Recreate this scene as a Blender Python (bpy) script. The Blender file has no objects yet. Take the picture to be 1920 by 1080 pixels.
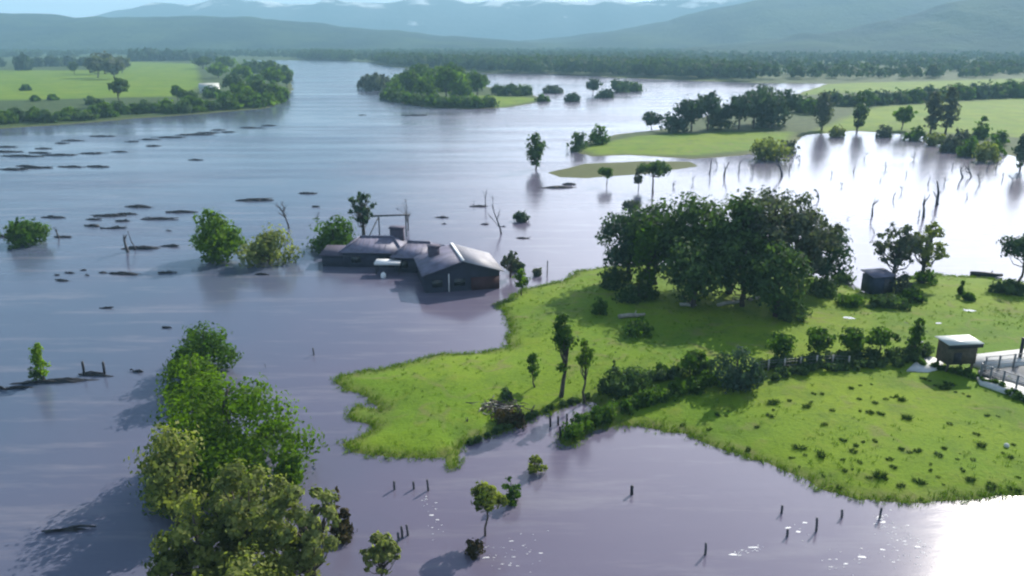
import bpy, math, random
import numpy as np
from mathutils import Vector

R = math.radians
scene = bpy.context.scene
col = scene.collection
rng = np.random.default_rng(11)
random.seed(11)

# ------------------------------------------------------------------ camera, sky, sun, exposure
H = 30.0                       # drone height above the flood
F = 1507.0                     # focal length in photograph pixels (1920 wide)
HORIZON = 75.0
PITCH = math.atan((540.0 - HORIZON) / F)
cam = bpy.data.cameras.new("camera")
cam.sensor_width = 36.0
cam.lens = 36.0 * F / 1920.0
cam.clip_start = 0.5
cam.clip_end = 40000.0
cam.dof.use_dof = True         # the drone's small lens is slightly soft over the whole view
cam.dof.focus_distance = 9.0
cam.dof.aperture_fstop = 1.25
camo = bpy.data.objects.new("camera", cam)
camo.location = (0, 0, H)
camo.rotation_euler = (math.pi / 2 - PITCH, 0, 0)
col.objects.link(camo)
scene.camera = camo

SUN_AZ, SUN_EL = R(36.8), R(32.0)          # azimuth right of the view direction (+Y)
sund = Vector((math.sin(SUN_AZ) * math.cos(SUN_EL), math.cos(SUN_AZ) * math.cos(SUN_EL), math.sin(SUN_EL)))
sl = bpy.data.lights.new("sun", 'SUN')
sl.energy = 4.8
sl.angle = R(0.53)
sl.color = (1.0, 0.93, 0.82)
so = bpy.data.objects.new("sun", sl)
so.rotation_euler = sund.to_track_quat('Z', 'Y').to_euler()
so.location = sund * 300
col.objects.link(so)

world = bpy.data.worlds.new("World")
scene.world = world
world.use_nodes = True
wn, wl = world.node_tree.nodes, world.node_tree.links
wn.clear()


def wnode(t, **kw):
    n = wn.new(t)
    for k, v in kw.items():
        setattr(n, k, v)
    return n


def wmath(op, a, b=None, clamp=False):
    n = wn.new('ShaderNodeMath')
    n.operation = op
    n.use_clamp = clamp
    for i, v in enumerate((a, b)):
        if v is None:
            continue
        if isinstance(v, (int, float)):
            n.inputs[i].default_value = v
        else:
            wl.new(v, n.inputs[i])
    return n.outputs[0]


sky = wnode('ShaderNodeTexSky', sky_type='NISHITA', sun_disc=False, sun_elevation=SUN_EL, sun_rotation=SUN_AZ,
            altitude=60.0, air_density=1.0, dust_density=0.6, ozone_density=2.0)
tc = wnode('ShaderNodeTexCoord')
sep = wnode('ShaderNodeSeparateXYZ')
wl.new(tc.outputs['Generated'], sep.inputs[0])
X, Y, Z = sep.outputs
zz = wmath('ADD', wmath('MAXIMUM', Z, 0.0), 0.12)
comb = wnode('ShaderNodeCombineXYZ')
wl.new(wmath('DIVIDE', X, zz), comb.inputs[0])
wl.new(wmath('DIVIDE', Y, zz), comb.inputs[1])
noi = wnode('ShaderNodeTexNoise')
noi.inputs['Scale'].default_value = 0.55
noi.inputs['Detail'].default_value = 6.0
noi.inputs['Roughness'].default_value = 0.55
wl.new(comb.outputs[0], noi.inputs['Vector'])
# banks of cloud, thicker towards the sunny side and low down
dotn = wnode('ShaderNodeVectorMath', operation='DOT_PRODUCT')
wl.new(tc.outputs['Generated'], dotn.inputs[0])
cd = Vector((math.sin(R(27)), math.cos(R(27)), 0.2)).normalized()
dotn.inputs[1].default_value = cd
side = wmath('POWER', wmath('MULTIPLY', wmath('SUBTRACT', dotn.outputs['Value'], 0.68), 3.2, clamp=True), 2.0)
low = wmath('SUBTRACT', 1.0, wmath('MULTIPLY', Z, 5.0), clamp=True)
cover = wmath('ADD', wmath('ADD', noi.outputs['Fac'], wmath('MULTIPLY', side, 0.30)), wmath('MULTIPLY', wmath('POWER', low, 2.0), 0.30))
mask = wmath('MULTIPLY', wmath('SUBTRACT', cover, 0.47), 4.0, clamp=True)
CLOUD_DIM, CLOUD_GAIN = 5.0, 30.0
cb = wmath('ADD', wmath('ADD', CLOUD_DIM, wmath('MULTIPLY', low, 13.0)), wmath('MULTIPLY', side, CLOUD_GAIN))
cc = wnode('ShaderNodeCombineXYZ')
wl.new(wmath('MULTIPLY', cb, 0.93), cc.inputs[0])
wl.new(wmath('MULTIPLY', cb, 0.97), cc.inputs[1])
wl.new(wmath('MULTIPLY', cb, 1.10), cc.inputs[2])
mixw = wnode('ShaderNodeMix', data_type='RGBA')
wl.new(mask, mixw.inputs['Factor'])
wl.new(sky.outputs[0], mixw.inputs['A'])
wl.new(cc.outputs[0], mixw.inputs['B'])
bg = wnode('ShaderNodeBackground')
bg.inputs['Strength'].default_value = 0.095
wl.new(mixw.outputs['Result'], bg.inputs['Color'])
wo = wnode('ShaderNodeOutputWorld')
wl.new(bg.outputs[0], wo.inputs['Surface'])

vs = scene.view_settings
vs.view_transform = 'Standard'
vs.look = 'None'
vs.exposure = 0.76
vs.gamma = 1.0
scene.cycles.use_denoising = True
scene.cycles.max_bounces = 6
scene.cycles.diffuse_bounces = 2
scene.cycles.glossy_bounces = 3
scene.cycles.transmission_bounces = 3
scene.cycles.volume_bounces = 0
scene.cycles.sample_clamp_indirect = 4.0

# ------------------------------------------------------------------ photograph pixel -> place on the ground
CP, SP = math.cos(PITCH), math.sin(PITCH)


def at(x, y, z=0.0):
    dx, dy = (x - 960.0) / F, (540.0 - y) / F
    d = (dx, CP + dy * SP, -SP + dy * CP)
    t = (z - H) / d[2]
    return Vector((d[0] * t, d[1] * t, z))


def top_z(Yw, y):
    dy = (540.0 - y) / F
    return H + Yw * (-SP + dy * CP) / (CP + dy * SP)


def ppm(p):
    """photograph pixels per metre at a point"""
    return F / (p.y * CP + (H - p.z) * SP)


# ------------------------------------------------------------------ materials
def newmat(name):
    m = bpy.data.materials.new(name)
    m.use_nodes = True
    m.node_tree.nodes.clear()
    return m


class NT:
    def __init__(s, m):
        s.n, s.l = m.node_tree.nodes, m.node_tree.links

    def new(s, t, **kw):
        n = s.n.new(t)
        for k, v in kw.items():
            setattr(n, k, v)
        return n

    def set(s, inp, v):
        if hasattr(v, 'node') or isinstance(v, bpy.types.NodeSocket):
            s.l.new(v, inp)
        else:
            inp.default_value = v

    def math(s, op, a, b=0.0, clamp=False):
        n = s.new('ShaderNodeMath', operation=op, use_clamp=clamp)
        s.set(n.inputs[0], a)
        s.set(n.inputs[1], b)
        return n.outputs[0]

    def noise(s, vec, scale, detail=4.0, rough=0.55):
        n = s.new('ShaderNodeTexNoise')
        n.inputs['Scale'].default_value = scale
        n.inputs['Detail'].default_value = detail
        n.inputs['Roughness'].default_value = rough
        if vec is not None:
            s.l.new(vec, n.inputs['Vector'])
        return n.outputs['Fac']

    def mix(s, f, a, b):
        n = s.new('ShaderNodeMix', data_type='RGBA')
        s.set(n.inputs['Factor'], f)
        s.set(n.inputs['A'], a)
        s.set(n.inputs['B'], b)
        return n.outputs['Result']

    def ramp(s, f, lo, hi):
        n = s.new('ShaderNodeMapRange')
        s.set(n.inputs['Value'], f)
        n.inputs['From Min'].default_value = lo
        n.inputs['From Max'].default_value = hi
        return n.outputs['Result']

    def out(s, shader, vol=None):
        o = s.new('ShaderNodeOutputMaterial')
        if shader is not None:
            s.l.new(shader, o.inputs['Surface'])
        if vol is not None:
            s.l.new(vol, o.inputs['Volume'])


def rgba(c):
    return (c[0], c[1], c[2], 1.0)


def solid(name, c, rough=0.8, var=0.25, scale=3.0, bump=0.0, spec=0.3, metal=0.0):
    m = newmat(name)
    t = NT(m)
    g = t.new('ShaderNodeNewGeometry')
    f = t.noise(g.outputs['Position'], scale, 5.0)
    c0 = rgba([v * (1 - var) for v in c])
    c1 = rgba([min(1, v * (1 + var)) for v in c])
    b = t.new('ShaderNodeBsdfPrincipled')
    t.set(b.inputs['Base Color'], t.mix(t.ramp(f, 0.3, 0.7), c0, c1))
    b.inputs['Roughness'].default_value = rough
    b.inputs['Specular IOR Level'].default_value = spec
    b.inputs['Metallic'].default_value = metal
    if bump:
        bp = t.new('ShaderNodeBump')
        bp.inputs['Strength'].default_value = bump
        bp.inputs['Distance'].default_value = 0.1
        t.l.new(f, bp.inputs['Height'])
        t.l.new(bp.outputs[0], b.inputs['Normal'])
    t.out(b.outputs[0])
    return m


def leafmat(name, dark, light, trans=0.35, rough=0.55):
    m = newmat(name)
    t = NT(m)
    a = t.new('ShaderNodeAttribute', attribute_name='tint')
    oi = t.new('ShaderNodeObjectInfo')
    f = t.math('ADD', t.math('MULTIPLY', a.outputs['Fac'], 0.85), t.math('MULTIPLY', oi.outputs['Random'], 0.15))
    c = t.mix(f, rgba(dark), rgba(light))
    b = t.new('ShaderNodeBsdfPrincipled')
    t.l.new(c, b.inputs['Base Color'])
    b.inputs['Roughness'].default_value = 0.75
    b.inputs['Specular IOR Level'].default_value = 0.08
    tr = t.new('ShaderNodeBsdfTranslucent')
    h = t.new('ShaderNodeMix', data_type='RGBA', blend_type='MULTIPLY')
    h.inputs['Factor'].default_value = 1.0
    t.l.new(c, h.inputs['A'])
    h.inputs['B'].default_value = (1.5, 1.7, 0.6, 1)
    t.l.new(h.outputs['Result'], tr.inputs['Color'])
    mx = t.new('ShaderNodeMixShader')
    mx.inputs[0].default_value = trans
    t.l.new(b.outputs[0], mx.inputs[1])
    t.l.new(tr.outputs[0], mx.inputs[2])
    t.out(mx.outputs[0])
    return m


M = {}
M['bark'] = solid('bark', (0.075, 0.062, 0.052), 0.9, 0.4, 2.5, 0.5)
M['palebark'] = solid('pale_bark', (0.30, 0.27, 0.23), 0.9, 0.3, 2.5, 0.4)
M['wetwood'] = solid('wet_wood', (0.028, 0.030, 0.036), 0.6, 0.45, 2.0, 0.6)
M['greywood'] = solid('grey_wood', (0.085, 0.085, 0.095), 0.85, 0.4, 3.0, 0.4)
M['driftwood'] = solid('driftwood', (0.42, 0.39, 0.34), 0.85, 0.3, 3.0, 0.4)
M['leaf_mid'] = leafmat('leaf_mid', (0.022, 0.060, 0.010), (0.085, 0.155, 0.018), 0.42)
M['leaf_dark'] = leafmat('leaf_dark', (0.026, 0.058, 0.022), (0.092, 0.145, 0.056), 0.36)
M['leaf_bright'] = leafmat('leaf_bright', (0.036, 0.080, 0.007), (0.115, 0.195, 0.012), 0.48)
M['leaf_lime'] = leafmat('leaf_lime', (0.10, 0.18, 0.012), (0.19, 0.29, 0.02), 0.5)
M['leaf_yellow'] = leafmat('leaf_yellow', (0.045, 0.075, 0.012), (0.27, 0.29, 0.09), 0.4)
M['leaf_olive'] = leafmat('leaf_olive', (0.065, 0.095, 0.022), (0.26, 0.28, 0.11), 0.42)
M['leaf_grey'] = leafmat('leaf_grey', (0.040, 0.055, 0.045), (0.125, 0.145, 0.115), 0.3)
M['leaf_blue'] = leafmat('leaf_blue', (0.024, 0.052, 0.040), (0.070, 0.110, 0.075), 0.28)
M['leaf_far'] = leafmat('leaf_far', (0.022, 0.045, 0.026), (0.060, 0.100, 0.036), 0.3)
M['leaf_brown'] = leafmat('leaf_brown', (0.030, 0.022, 0.016), (0.085, 0.07, 0.03), 0.2)
M['rush'] = leafmat('rush', (0.014, 0.034, 0.008), (0.040, 0.075, 0.014), 0.25)

# ------------------------------------------------------------------ mesh helpers


def mesh_np(name, verts, quads, mats, tint=None, tris=None, smooth=False):
    me = bpy.data.meshes.new(name)
    verts = np.asarray(verts, np.float32)
    q = np.asarray(quads, np.int32).reshape(-1, 4) if quads is not None and len(quads) else np.zeros((0, 4), np.int32)
    t = np.asarray(tris, np.int32).reshape(-1, 3) if tris is not None and len(tris) else np.zeros((0, 3), np.int32)
    nl = q.size + t.size
    nf = len(q) + len(t)
    me.vertices.add(len(verts))
    me.vertices.foreach_set('co', verts.ravel())
    me.loops.add(nl)
    me.loops.foreach_set('vertex_index', np.concatenate([q.ravel(), t.ravel()]).astype(np.int32))
    me.polygons.add(nf)
    starts = np.concatenate([np.arange(len(q)) * 4, q.size + np.arange(len(t)) * 3]).astype(np.int32)
    me.polygons.foreach_set('loop_start', starts)
    if smooth:
        me.polygons.foreach_set('use_smooth', np.ones(nf, bool))
    if tint is not None:
        a = me.attributes.new('tint', 'FLOAT', 'POINT')
        a.data.foreach_set('value', np.asarray(tint, np.float32))
    me.update(calc_edges=True)
    for m in (mats if isinstance(mats, (list, tuple)) else [mats]):
        me.materials.append(m)
    return me


class MB:
    """collects boxes, tubes, prisms; one mesh in the end"""

    def __init__(s):
        s.v, s.q, s.t, s.n = [], [], [], 0

    def add(s, v, q=None, t=None):
        v = np.asarray(v, float).reshape(-1, 3)
        s.v.append(v)
        if q is not None and len(q):
            s.q.append(np.asarray(q, int).reshape(-1, 4) + s.n)
        if t is not None and len(t):
            s.t.append(np.asarray(t, int).reshape(-1, 3) + s.n)
        s.n += len(v)

    def box(s, c, d, rz=0.0):
        c = np.asarray(c, float)
        x, y, z = np.asarray(d, float) / 2
        P = np.array([(-x, -y, -z), (x, -y, -z), (x, y, -z), (-x, y, -z), (-x, -y, z), (x, -y, z), (x, y, z), (-x, y, z)])
        k, w = math.cos(rz), math.sin(rz)
        P = np.stack([P[:, 0] * k - P[:, 1] * w, P[:, 0] * w + P[:, 1] * k, P[:, 2]], 1) + c
        s.add(P, [(0, 3, 2, 1), (4, 5, 6, 7), (0, 1, 5, 4), (1, 2, 6, 5), (2, 3, 7, 6), (3, 0, 4, 7)])

    def tube(s, pts, rad, sides=6):
        pts = np.asarray(pts, float)
        n = len(pts)
        rad = np.broadcast_to(np.asarray(rad, float), (n,))
        tan = np.gradient(pts, axis=0)
        tan /= np.linalg.norm(tan, axis=1)[:, None] + 1e-9
        up = np.array((0.0, 0.0, 1.0)) if abs(tan[:, 2]).mean() < 0.8 else np.array((1.0, 0.0, 0.0))
        a = np.cross(tan, up)
        a /= np.linalg.norm(a, axis=1)[:, None] + 1e-9
        b = np.cross(tan, a)
        th = np.arange(sides) * 2 * math.pi / sides
        V = pts[:, None] + rad[:, None, None] * (a[:, None] * np.cos(th)[None, :, None] + b[:, None] * np.sin(th)[None, :, None])
        V = np.concatenate([V.reshape(-1, 3), pts[:1], pts[-1:]])
        Q, T = [], []
        for i in range(n - 1):
            for j in range(sides):
                k = (j + 1) % sides
                Q.append((i * sides + j, i * sides + k, (i + 1) * sides + k, (i + 1) * sides + j))
        for j in range(sides):
            k = (j + 1) % sides
            T.append((n * sides, k, j))
            T.append((n * sides + 1, (n - 1) * sides + j, (n - 1) * sides + k))
        s.add(V, Q, T)

    def poly(s, pts):
        if len(pts) == 4:
            s.add(pts, [(0, 1, 2, 3)])
        else:
            s.add(pts, None, [(0, i, i + 1) for i in range(1, len(pts) - 1)])

    def mesh(s, name, mat, smooth=False):
        return mesh_np(name, np.concatenate(s.v), np.concatenate(s.q) if s.q else None, mat, tris=np.concatenate(s.t) if s.t else None, smooth=smooth)

    def build(s, name, mat, parent=None, smooth=False):
        return obj(name, s.mesh(name, mat, smooth), parent)


def obj(name, me, parent=None):
    o = bpy.data.objects.new(name, me)
    col.objects.link(o)
    if parent is not None:
        o.parent = parent
    return o


def tag(o, label, cat, group=None, kind=None):
    o['label'] = label
    o['category'] = cat
    if group:
        o['group'] = group
    if kind:
        o['kind'] = kind
    return o


def struct(o, kind='structure'):
    o['kind'] = kind
    return o


def thing(name, label, cat, loc, rz=0.0, group=None):
    o = bpy.data.objects.new(name, None)
    o.empty_display_size = 0.2
    col.objects.link(o)
    o.location = loc
    o.rotation_euler = (0, 0, rz)
    return tag(o, label, cat, group)


def unit(v):
    return v / (np.linalg.norm(v, axis=-1, keepdims=True) + 1e-9)


# ------------------------------------------------------------------ ground and water
NEAR = [  # the home paddock peninsula and the lower paddock (waterline, photograph pixels)
    (1128, 503), (1085, 510), (1045, 528), (985, 542), (935, 572), (953, 598), (960, 622), (946, 650), (900, 660),
    (820, 667), (742, 688), (690, 697), (642, 704), (627, 716), (644, 732), (690, 744), (716, 770), (672, 762), (653, 776),
    (662, 790), (700, 800), (672, 822), (640, 832), (662, 846), (722, 856), (792, 862), (832, 860), (846, 880), (862, 862), (882, 832),
    (940, 808), (1000, 781), (1050, 763), (1100, 752), (1118, 756), (1110, 774), (1086, 800), (1056, 824), (1062, 834), (1086, 826), (1114, 808), (1150, 800), (1196, 796),
    (1270, 814), (1370, 845), (1452, 881), (1530, 911), (1612, 941), (1700, 949), (1800, 940), (1920, 932), (2150, 925),
    (2500, 900), (2500, 540), (2100, 537), (1920, 531), (1850, 522), (1752, 514), (1690, 524), (1620, 548), (1560, 528), (1500, 515), (1350, 500), (1200, 497)]
LEFTB = [(-700, 262), (-200, 249), (0, 241), (120, 233), (250, 223), (400, 212), (500, 203), (532, 193), (549, 166), (545, 140),
         (541, 122), (400, 108), (-700, 108)]
ISLE = [(716, 176), (738, 191), (800, 201), (880, 205), (950, 202), (1032, 188), (1000, 178), (930, 165), (880, 155), (780, 152), (722, 160)]
RIGHTB = [(1072, 284), (1100, 268), (1150, 252), (1205, 247), (1240, 242), (1290, 226), (1380, 206), (1450, 191), (1510, 171), (1560, 154),
          (2600, 150), (2600, 330), (2100, 318), (1920, 298), (1860, 284), (1800, 268), (1720, 253), (1600, 246), (1520, 253), (1480, 275), (1400, 292),
          (1300, 297), (1180, 291), (1110, 294)]
SHOAL = [(1028, 324), (1095, 306), (1200, 302), (1290, 304), (1310, 312), (1210, 326), (1100, 334), (1050, 332)]
FARL = [(-900, 112), (400, 113), (560, 113), (625, 112), (690, 117), (740, 126), (800, 132), (920, 138), (1020, 137), (1160, 146), (1290, 151), (1420, 156),
        (1560, 157), (2600, 157)]


def px_poly(p):
    return np.array([(at(x, y).x, at(x, y).y) for x, y in p])


def far_poly():
    p = [tuple(q) for q in px_poly(FARL)]
    return np.array(p + [(9000, p[-1][1]), (9000, 9000), (-9000, 9000), (-9000, p[0][1])])


def sdist(P, poly):
    """signed distance, positive inside"""
    x, y = P[:, 0], P[:, 1]
    d = np.full(len(P), 1e18)
    inside = np.zeros(len(P), bool)
    n = len(poly)
    for i in range(n):
        a, b = poly[i], poly[(i + 1) % n]
        e = b - a
        w0, w1 = x - a[0], y - a[1]
        t = np.clip((w0 * e[0] + w1 * e[1]) / (e @ e + 1e-12), 0, 1)
        d = np.minimum(d, (w0 - t * e[0]) ** 2 + (w1 - t * e[1]) ** 2)
        c = (a[1] > y) != (b[1] > y)
        with np.errstate(divide='ignore', invalid='ignore'):
            xi = (b[0] - a[0]) * (y - a[1]) / (b[1] - a[1]) + a[0]
        inside ^= c & (x < xi)
    d = np.sqrt(d)
    return np.where(inside, d, -d)


def vnoise(x, y, seed):
    """value noise in numpy"""
    xi, yi = np.floor(x), np.floor(y)
    fx, fy = x - xi, y - yi
    fx, fy = fx * fx * (3 - 2 * fx), fy * fy * (3 - 2 * fy)

    def h(a, b):
        v = np.sin(a * 127.1 + b * 311.7 + seed * 74.7) * 43758.5453
        return v - np.floor(v)
    return (h(xi, yi) * (1 - fx) + h(xi + 1, yi) * fx) * (1 - fy) + (h(xi, yi + 1) * (1 - fx) + h(xi + 1, yi + 1) * fx) * fy


def fbm(x, y, seed, o=4):
    s, a, t = 0.0, 1.0, 0.0
    for i in range(o):
        s = s + a * vnoise(x * 2 ** i, y * 2 ** i, seed + i)
        t += a
        a *= 0.5
    return s / t - 0.5


POLYS = [(px_poly(NEAR), 0.16, 0.9, 1.4), (px_poly(LEFTB), 0.06, 1.6, 6.0), (px_poly(ISLE), 0.06, 0.8, 5.0), (px_poly(RIGHTB), 0.06, 1.0, 5.0),
         (px_poly(SHOAL), 0.012, 0.06, 3.0), (far_poly(), 0.03, 2.0, 12.0)]


def ground_h(P):
    x, y = P[:, 0], P[:, 1]
    h = np.full(len(P), -0.7)
    rag_n = fbm(x / 3.5, y / 3.5, 3) * 1.0 + fbm(x / 0.9, y / 0.9, 9, 2) * 0.25
    rag_f = fbm(x / 22, y / 22, 5)
    for poly, slope, hmax, rag in POLYS:
        sd = sdist(P, poly)
        sd = sd + (rag_n * rag if rag < 2 else rag_f * rag)
        hh = np.where(sd > 0, hmax * (1 - np.exp(-sd * slope / hmax)), np.maximum(sd * slope, -0.7))
        h = np.maximum(h, hh)
    h = h + np.where(h > 0.12, fbm(x / 7, y / 7, 21) * 0.14, 0)
    return h


def gz(x, y):
    return float(ground_h(np.array([[x, y]]))[0])


def make_ground():
    az_in = np.linspace(-R(50), R(50), 760)
    az_out = np.linspace(R(50), R(310), 90)[1:-1]
    az = np.concatenate([az_in, az_out])
    rad = np.concatenate([[4.0], np.geomspace(22, 300, 330), np.geomspace(304, 8500, 170)])
    A, Rr = np.meshgrid(az, rad)
    x, y = (Rr * np.sin(A)).ravel(), (Rr * np.cos(A)).ravel()
    P = np.stack([x, y], 1)
    h = ground_h(P)
    na, nr = len(az), len(rad)
    i, j = np.meshgrid(np.arange(nr - 1), np.arange(na), indexing='ij')
    k = (j + 1) % na
    Q = np.stack([i * na + j, i * na + k, (i + 1) * na + k, (i + 1) * na + j], -1).reshape(-1, 4)
    Q = Q[:, ::-1]
    V = np.concatenate([np.stack([x, y, h], 1), [[0, 0, -0.7]]])
    T = [(len(V) - 1, (m + 1) % na, m) for m in range(na)]
    m = newmat('ground_cover')
    t = NT(m)
    g = t.new('ShaderNodeNewGeometry')
    pos = g.outputs['Position']
    a = t.new('ShaderNodeAttribute', attribute_name='tint')     # lushness of the grass cover
    sepz = t.new('ShaderNodeSeparateXYZ')
    t.l.new(pos, sepz.inputs[0])
    n1 = t.noise(pos, 0.05, 4.0)
    n2 = t.noise(pos, 0.45, 5.0, 0.65)
    n3 = t.noise(pos, 3.2, 4.0, 0.7)
    n4 = t.noise(pos, 0.16, 5.0, 0.7)
    grass = t.mix(t.ramp(n1, 0.35, 0.65), (0.095, 0.185, 0.007, 1), (0.160, 0.235, 0.008, 1))
    grass = t.mix(t.math('MULTIPLY', t.ramp(n4, 0.50, 0.66), 0.8), grass, (0.075, 0.135, 0.010, 1))
    grass = t.mix(t.math('MULTIPLY', t.ramp(n2, 0.52, 0.74), 0.8), grass, (0.165, 0.205, 0.022, 1))
    grass = t.mix(t.math('MULTIPLY', t.ramp(n3, 0.50, 0.72), 0.6), grass, (0.045, 0.095, 0.007, 1))
    tramp = t.math('MULTIPLY', t.ramp(t.math('ABSOLUTE', t.math('SUBTRACT', t.noise(pos, 0.07, 3.0, 0.6), 0.5)), 0.018, 0.004), t.ramp(n2, 0.40, 0.60))
    grass = t.mix(t.math('MULTIPLY', tramp, 0.55), grass, (0.150, 0.145, 0.055, 1))
    rough = t.mix(t.ramp(n2, 0.35, 0.65), (0.028, 0.055, 0.018, 1), (0.065, 0.100, 0.026, 1))
    c = t.mix(a.outputs['Fac'], rough, grass)
    hz = t.math('ADD', sepz.outputs[2], t.math('MULTIPLY', t.math('SUBTRACT', n3, 0.5), 0.12))
    wet = t.ramp(hz, 0.22, 0.02)
    mud = t.mix(t.ramp(n3, 0.4, 0.6), (0.085, 0.085, 0.030, 1), (0.13, 0.14, 0.045, 1))
    c = t.mix(t.math('MULTIPLY', wet, 0.7, True), c, mud)
    b = t.new('ShaderNodeBsdfPrincipled')
    t.l.new(c, b.inputs['Base Color'])
    b.inputs['Roughness'].default_value = 0.9
    b.inputs['Specular IOR Level'].default_value = 0.15
    bp = t.new('ShaderNodeBump')
    bp.inputs['Strength'].default_value = 0.6
    bp.inputs['Distance'].default_value = 0.12
    t.l.new(t.math('ADD', n3, t.math('MULTIPLY', n2, 2.0)), bp.inputs['Height'])
    t.l.new(bp.outputs[0], b.inputs['Normal'])
    t.out(b.outputs[0])
    # lush fields
    fields = [(POLYS[0][0], 1.0), (px_poly([(-600, 205), (-100, 196), (150, 190), (330, 186), (372, 165), (365, 122), (240, 118), (235, 135), (-100, 135), (-600, 135)]), 6.0),
              (px_poly([(1090, 280), (1200, 258), (1480, 250), (1470, 275), (1300, 292), (1120, 290)]), 4.0),
              (px_poly([(1530, 250), (1650, 205), (1920, 188), (2600, 180), (2600, 300), (1920, 262), (1700, 246)]), 5.0),
              (px_poly([(1500, 160), (1930, 150), (1930, 168), (1500, 178)]), 12.0),
              (px_poly([(860, 180), (1020, 186), (940, 201), (830, 200)]), 4.0)]
    lush = np.zeros(len(P))
    for poly, soft in fields:
        lush = np.maximum(lush, np.clip(sdist(P, poly) / soft + 0.8, 0, 1))
    far = (sdist(P, POLYS[5][0]) > 0)
    patch = np.clip(fbm(x / 160, y / 90, 41) * 6 - 0.6, 0, 1)
    lush = np.maximum(lush, np.where(far, patch * 0.3, 0))
    lush = np.concatenate([lush, [0]])
    o = obj('ground', mesh_np('ground', V, Q, m, tint=lush, tris=T, smooth=True))
    struct(o)


make_ground()


def make_water():
    m = newmat('flood_water')
    t = NT(m)
    g = t.new('ShaderNodeNewGeometry')
    pos = g.outputs['Position']
    mp = t.new('ShaderNodeMapping')
    mp.inputs['Scale'].default_value = (0.35, 1.0, 1.0)
    mp.inputs['Rotation'].default_value = (0, 0, R(-14))
    t.l.new(pos, mp.inputs['Vector'])
    sv = mp.outputs[0]
    w1 = t.noise(sv, 1.1, 4.0, 0.6)
    w2 = t.noise(sv, 0.12, 3.0, 0.5)
    mp2 = t.new('ShaderNodeMapping')
    mp2.inputs['Scale'].default_value = (0.16, 1.0, 1.0)
    mp2.inputs['Rotation'].default_value = (0, 0, R(-9))
    t.l.new(pos, mp2.inputs['Vector'])
    big = t.noise(mp2.outputs[0], 0.045, 5.0, 0.62)
    streak = t.noise(mp2.outputs[0], 0.30, 5.0, 0.7)
    silt = t.noise(pos, 0.020, 4.0, 0.6)
    sx = t.new('ShaderNodeSeparateXYZ')
    t.l.new(pos, sx.inputs[0])
    # the side water off the paddocks carries more mud than the river at the left
    silt = t.math('ADD', silt, t.ramp(sx.outputs[0], -45.0, 15.0))
    silt = t.math('SUBTRACT', silt, 0.55)
    # the main stream runs fast and rippled far out, the drowned paddocks near by lie calm
    sy = t.new('ShaderNodeSeparateXYZ')
    t.l.new(pos, sy.inputs[0])
    fast = t.ramp(t.math('SUBTRACT', sy.outputs[1], t.math('MULTIPLY', sy.outputs[0], 1.3)), 130.0, 230.0)
    wind = t.math('MULTIPLY', t.ramp(big, 0.42, 0.60), t.math('ADD', 0.35, t.math('MULTIPLY', fast, 0.9)))
    c = t.mix(t.ramp(silt, -0.10, 0.60), (0.072, 0.098, 0.150, 1), (0.128, 0.115, 0.165, 1))
    c = t.mix(t.math('MULTIPLY', t.ramp(streak, 0.52, 0.68), 0.5), c, (0.21, 0.20, 0.23, 1))
    b = t.new('ShaderNodeBsdfPrincipled')
    t.l.new(c, b.inputs['Base Color'])
    b.inputs['IOR'].default_value = 1.33
    t.l.new(t.math('ADD', 0.145, t.math('MULTIPLY', wind, 0.08)), b.inputs['Roughness'])
    bp = t.new('ShaderNodeBump')
    bp.inputs['Distance'].default_value = 0.10
    t.l.new(t.math('ADD', 0.06, t.math('MULTIPLY', wind, 0.62)), bp.inputs['Strength'])
    t.l.new(t.math('ADD', w1, t.math('MULTIPLY', w2, 3.0)), bp.inputs['Height'])
    t.l.new(bp.outputs[0], b.inputs['Normal'])
    t.out(b.outputs[0])
    n = 64
    th = np.arange(n) * 2 * math.pi / n
    V = np.concatenate([np.stack([8000 * np.cos(th), 8000 * np.sin(th), 0 * th], 1), [[0, 0, 0]]])
    o = obj('water', mesh_np('water', V, None, m, tris=[(n, i, (i + 1) % n) for i in range(n)]))
    struct(o)


make_water()


# ------------------------------------------------------------------ hills and mountains
def hill(name, D, depth, prof, mat, seed, rough):
    """a ridge at distance D whose skyline follows PROF (photograph pixels)"""
    xs = np.array([p[0] for p in prof], float)
    ys = np.array([p[1] for p in prof], float)
    n, k = 260, 40
    px = np.linspace(xs[0], xs[-1], n)
    py = np.interp(px, xs, ys)
    v = np.linspace(-1, 1, k)
    V = []
    for j in range(k):
        prof_f = (1 - abs(v[j]) ** 1.3)
        Yw = D + depth * v[j]
        X0 = (px - 960) / F * (D * CP)
        ztop = np.array([top_z(D, a) for a in py])
        x = X0 * (1 + 0.0 * v[j])
        nz = fbm(x / (depth * 0.5), np.full(n, Yw) / (depth * 0.5), seed, 5)
        spur = fbm(x / (depth * 0.18), np.full(n, Yw) / (depth * 0.6), seed + 9, 3)
        z = ztop * prof_f + nz * rough * 1.6 * prof_f * (1 - prof_f ** 3) + spur * rough * prof_f
        V.append(np.stack([x, np.full(n, Yw) + nz * depth * 0.15, np.where(abs(v[j]) > 0.999, -3.0, z)], 1))
    V = np.concatenate(V)
    i, j = np.meshgrid(np.arange(k - 1), np.arange(n - 1), indexing='ij')
    Q = np.stack([i * n + j, i * n + j + 1, (i + 1) * n + j + 1, (i + 1) * n + j], -1).reshape(-1, 4)
    return struct(obj(name, mesh_np(name, V, Q, mat, smooth=True)))


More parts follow.
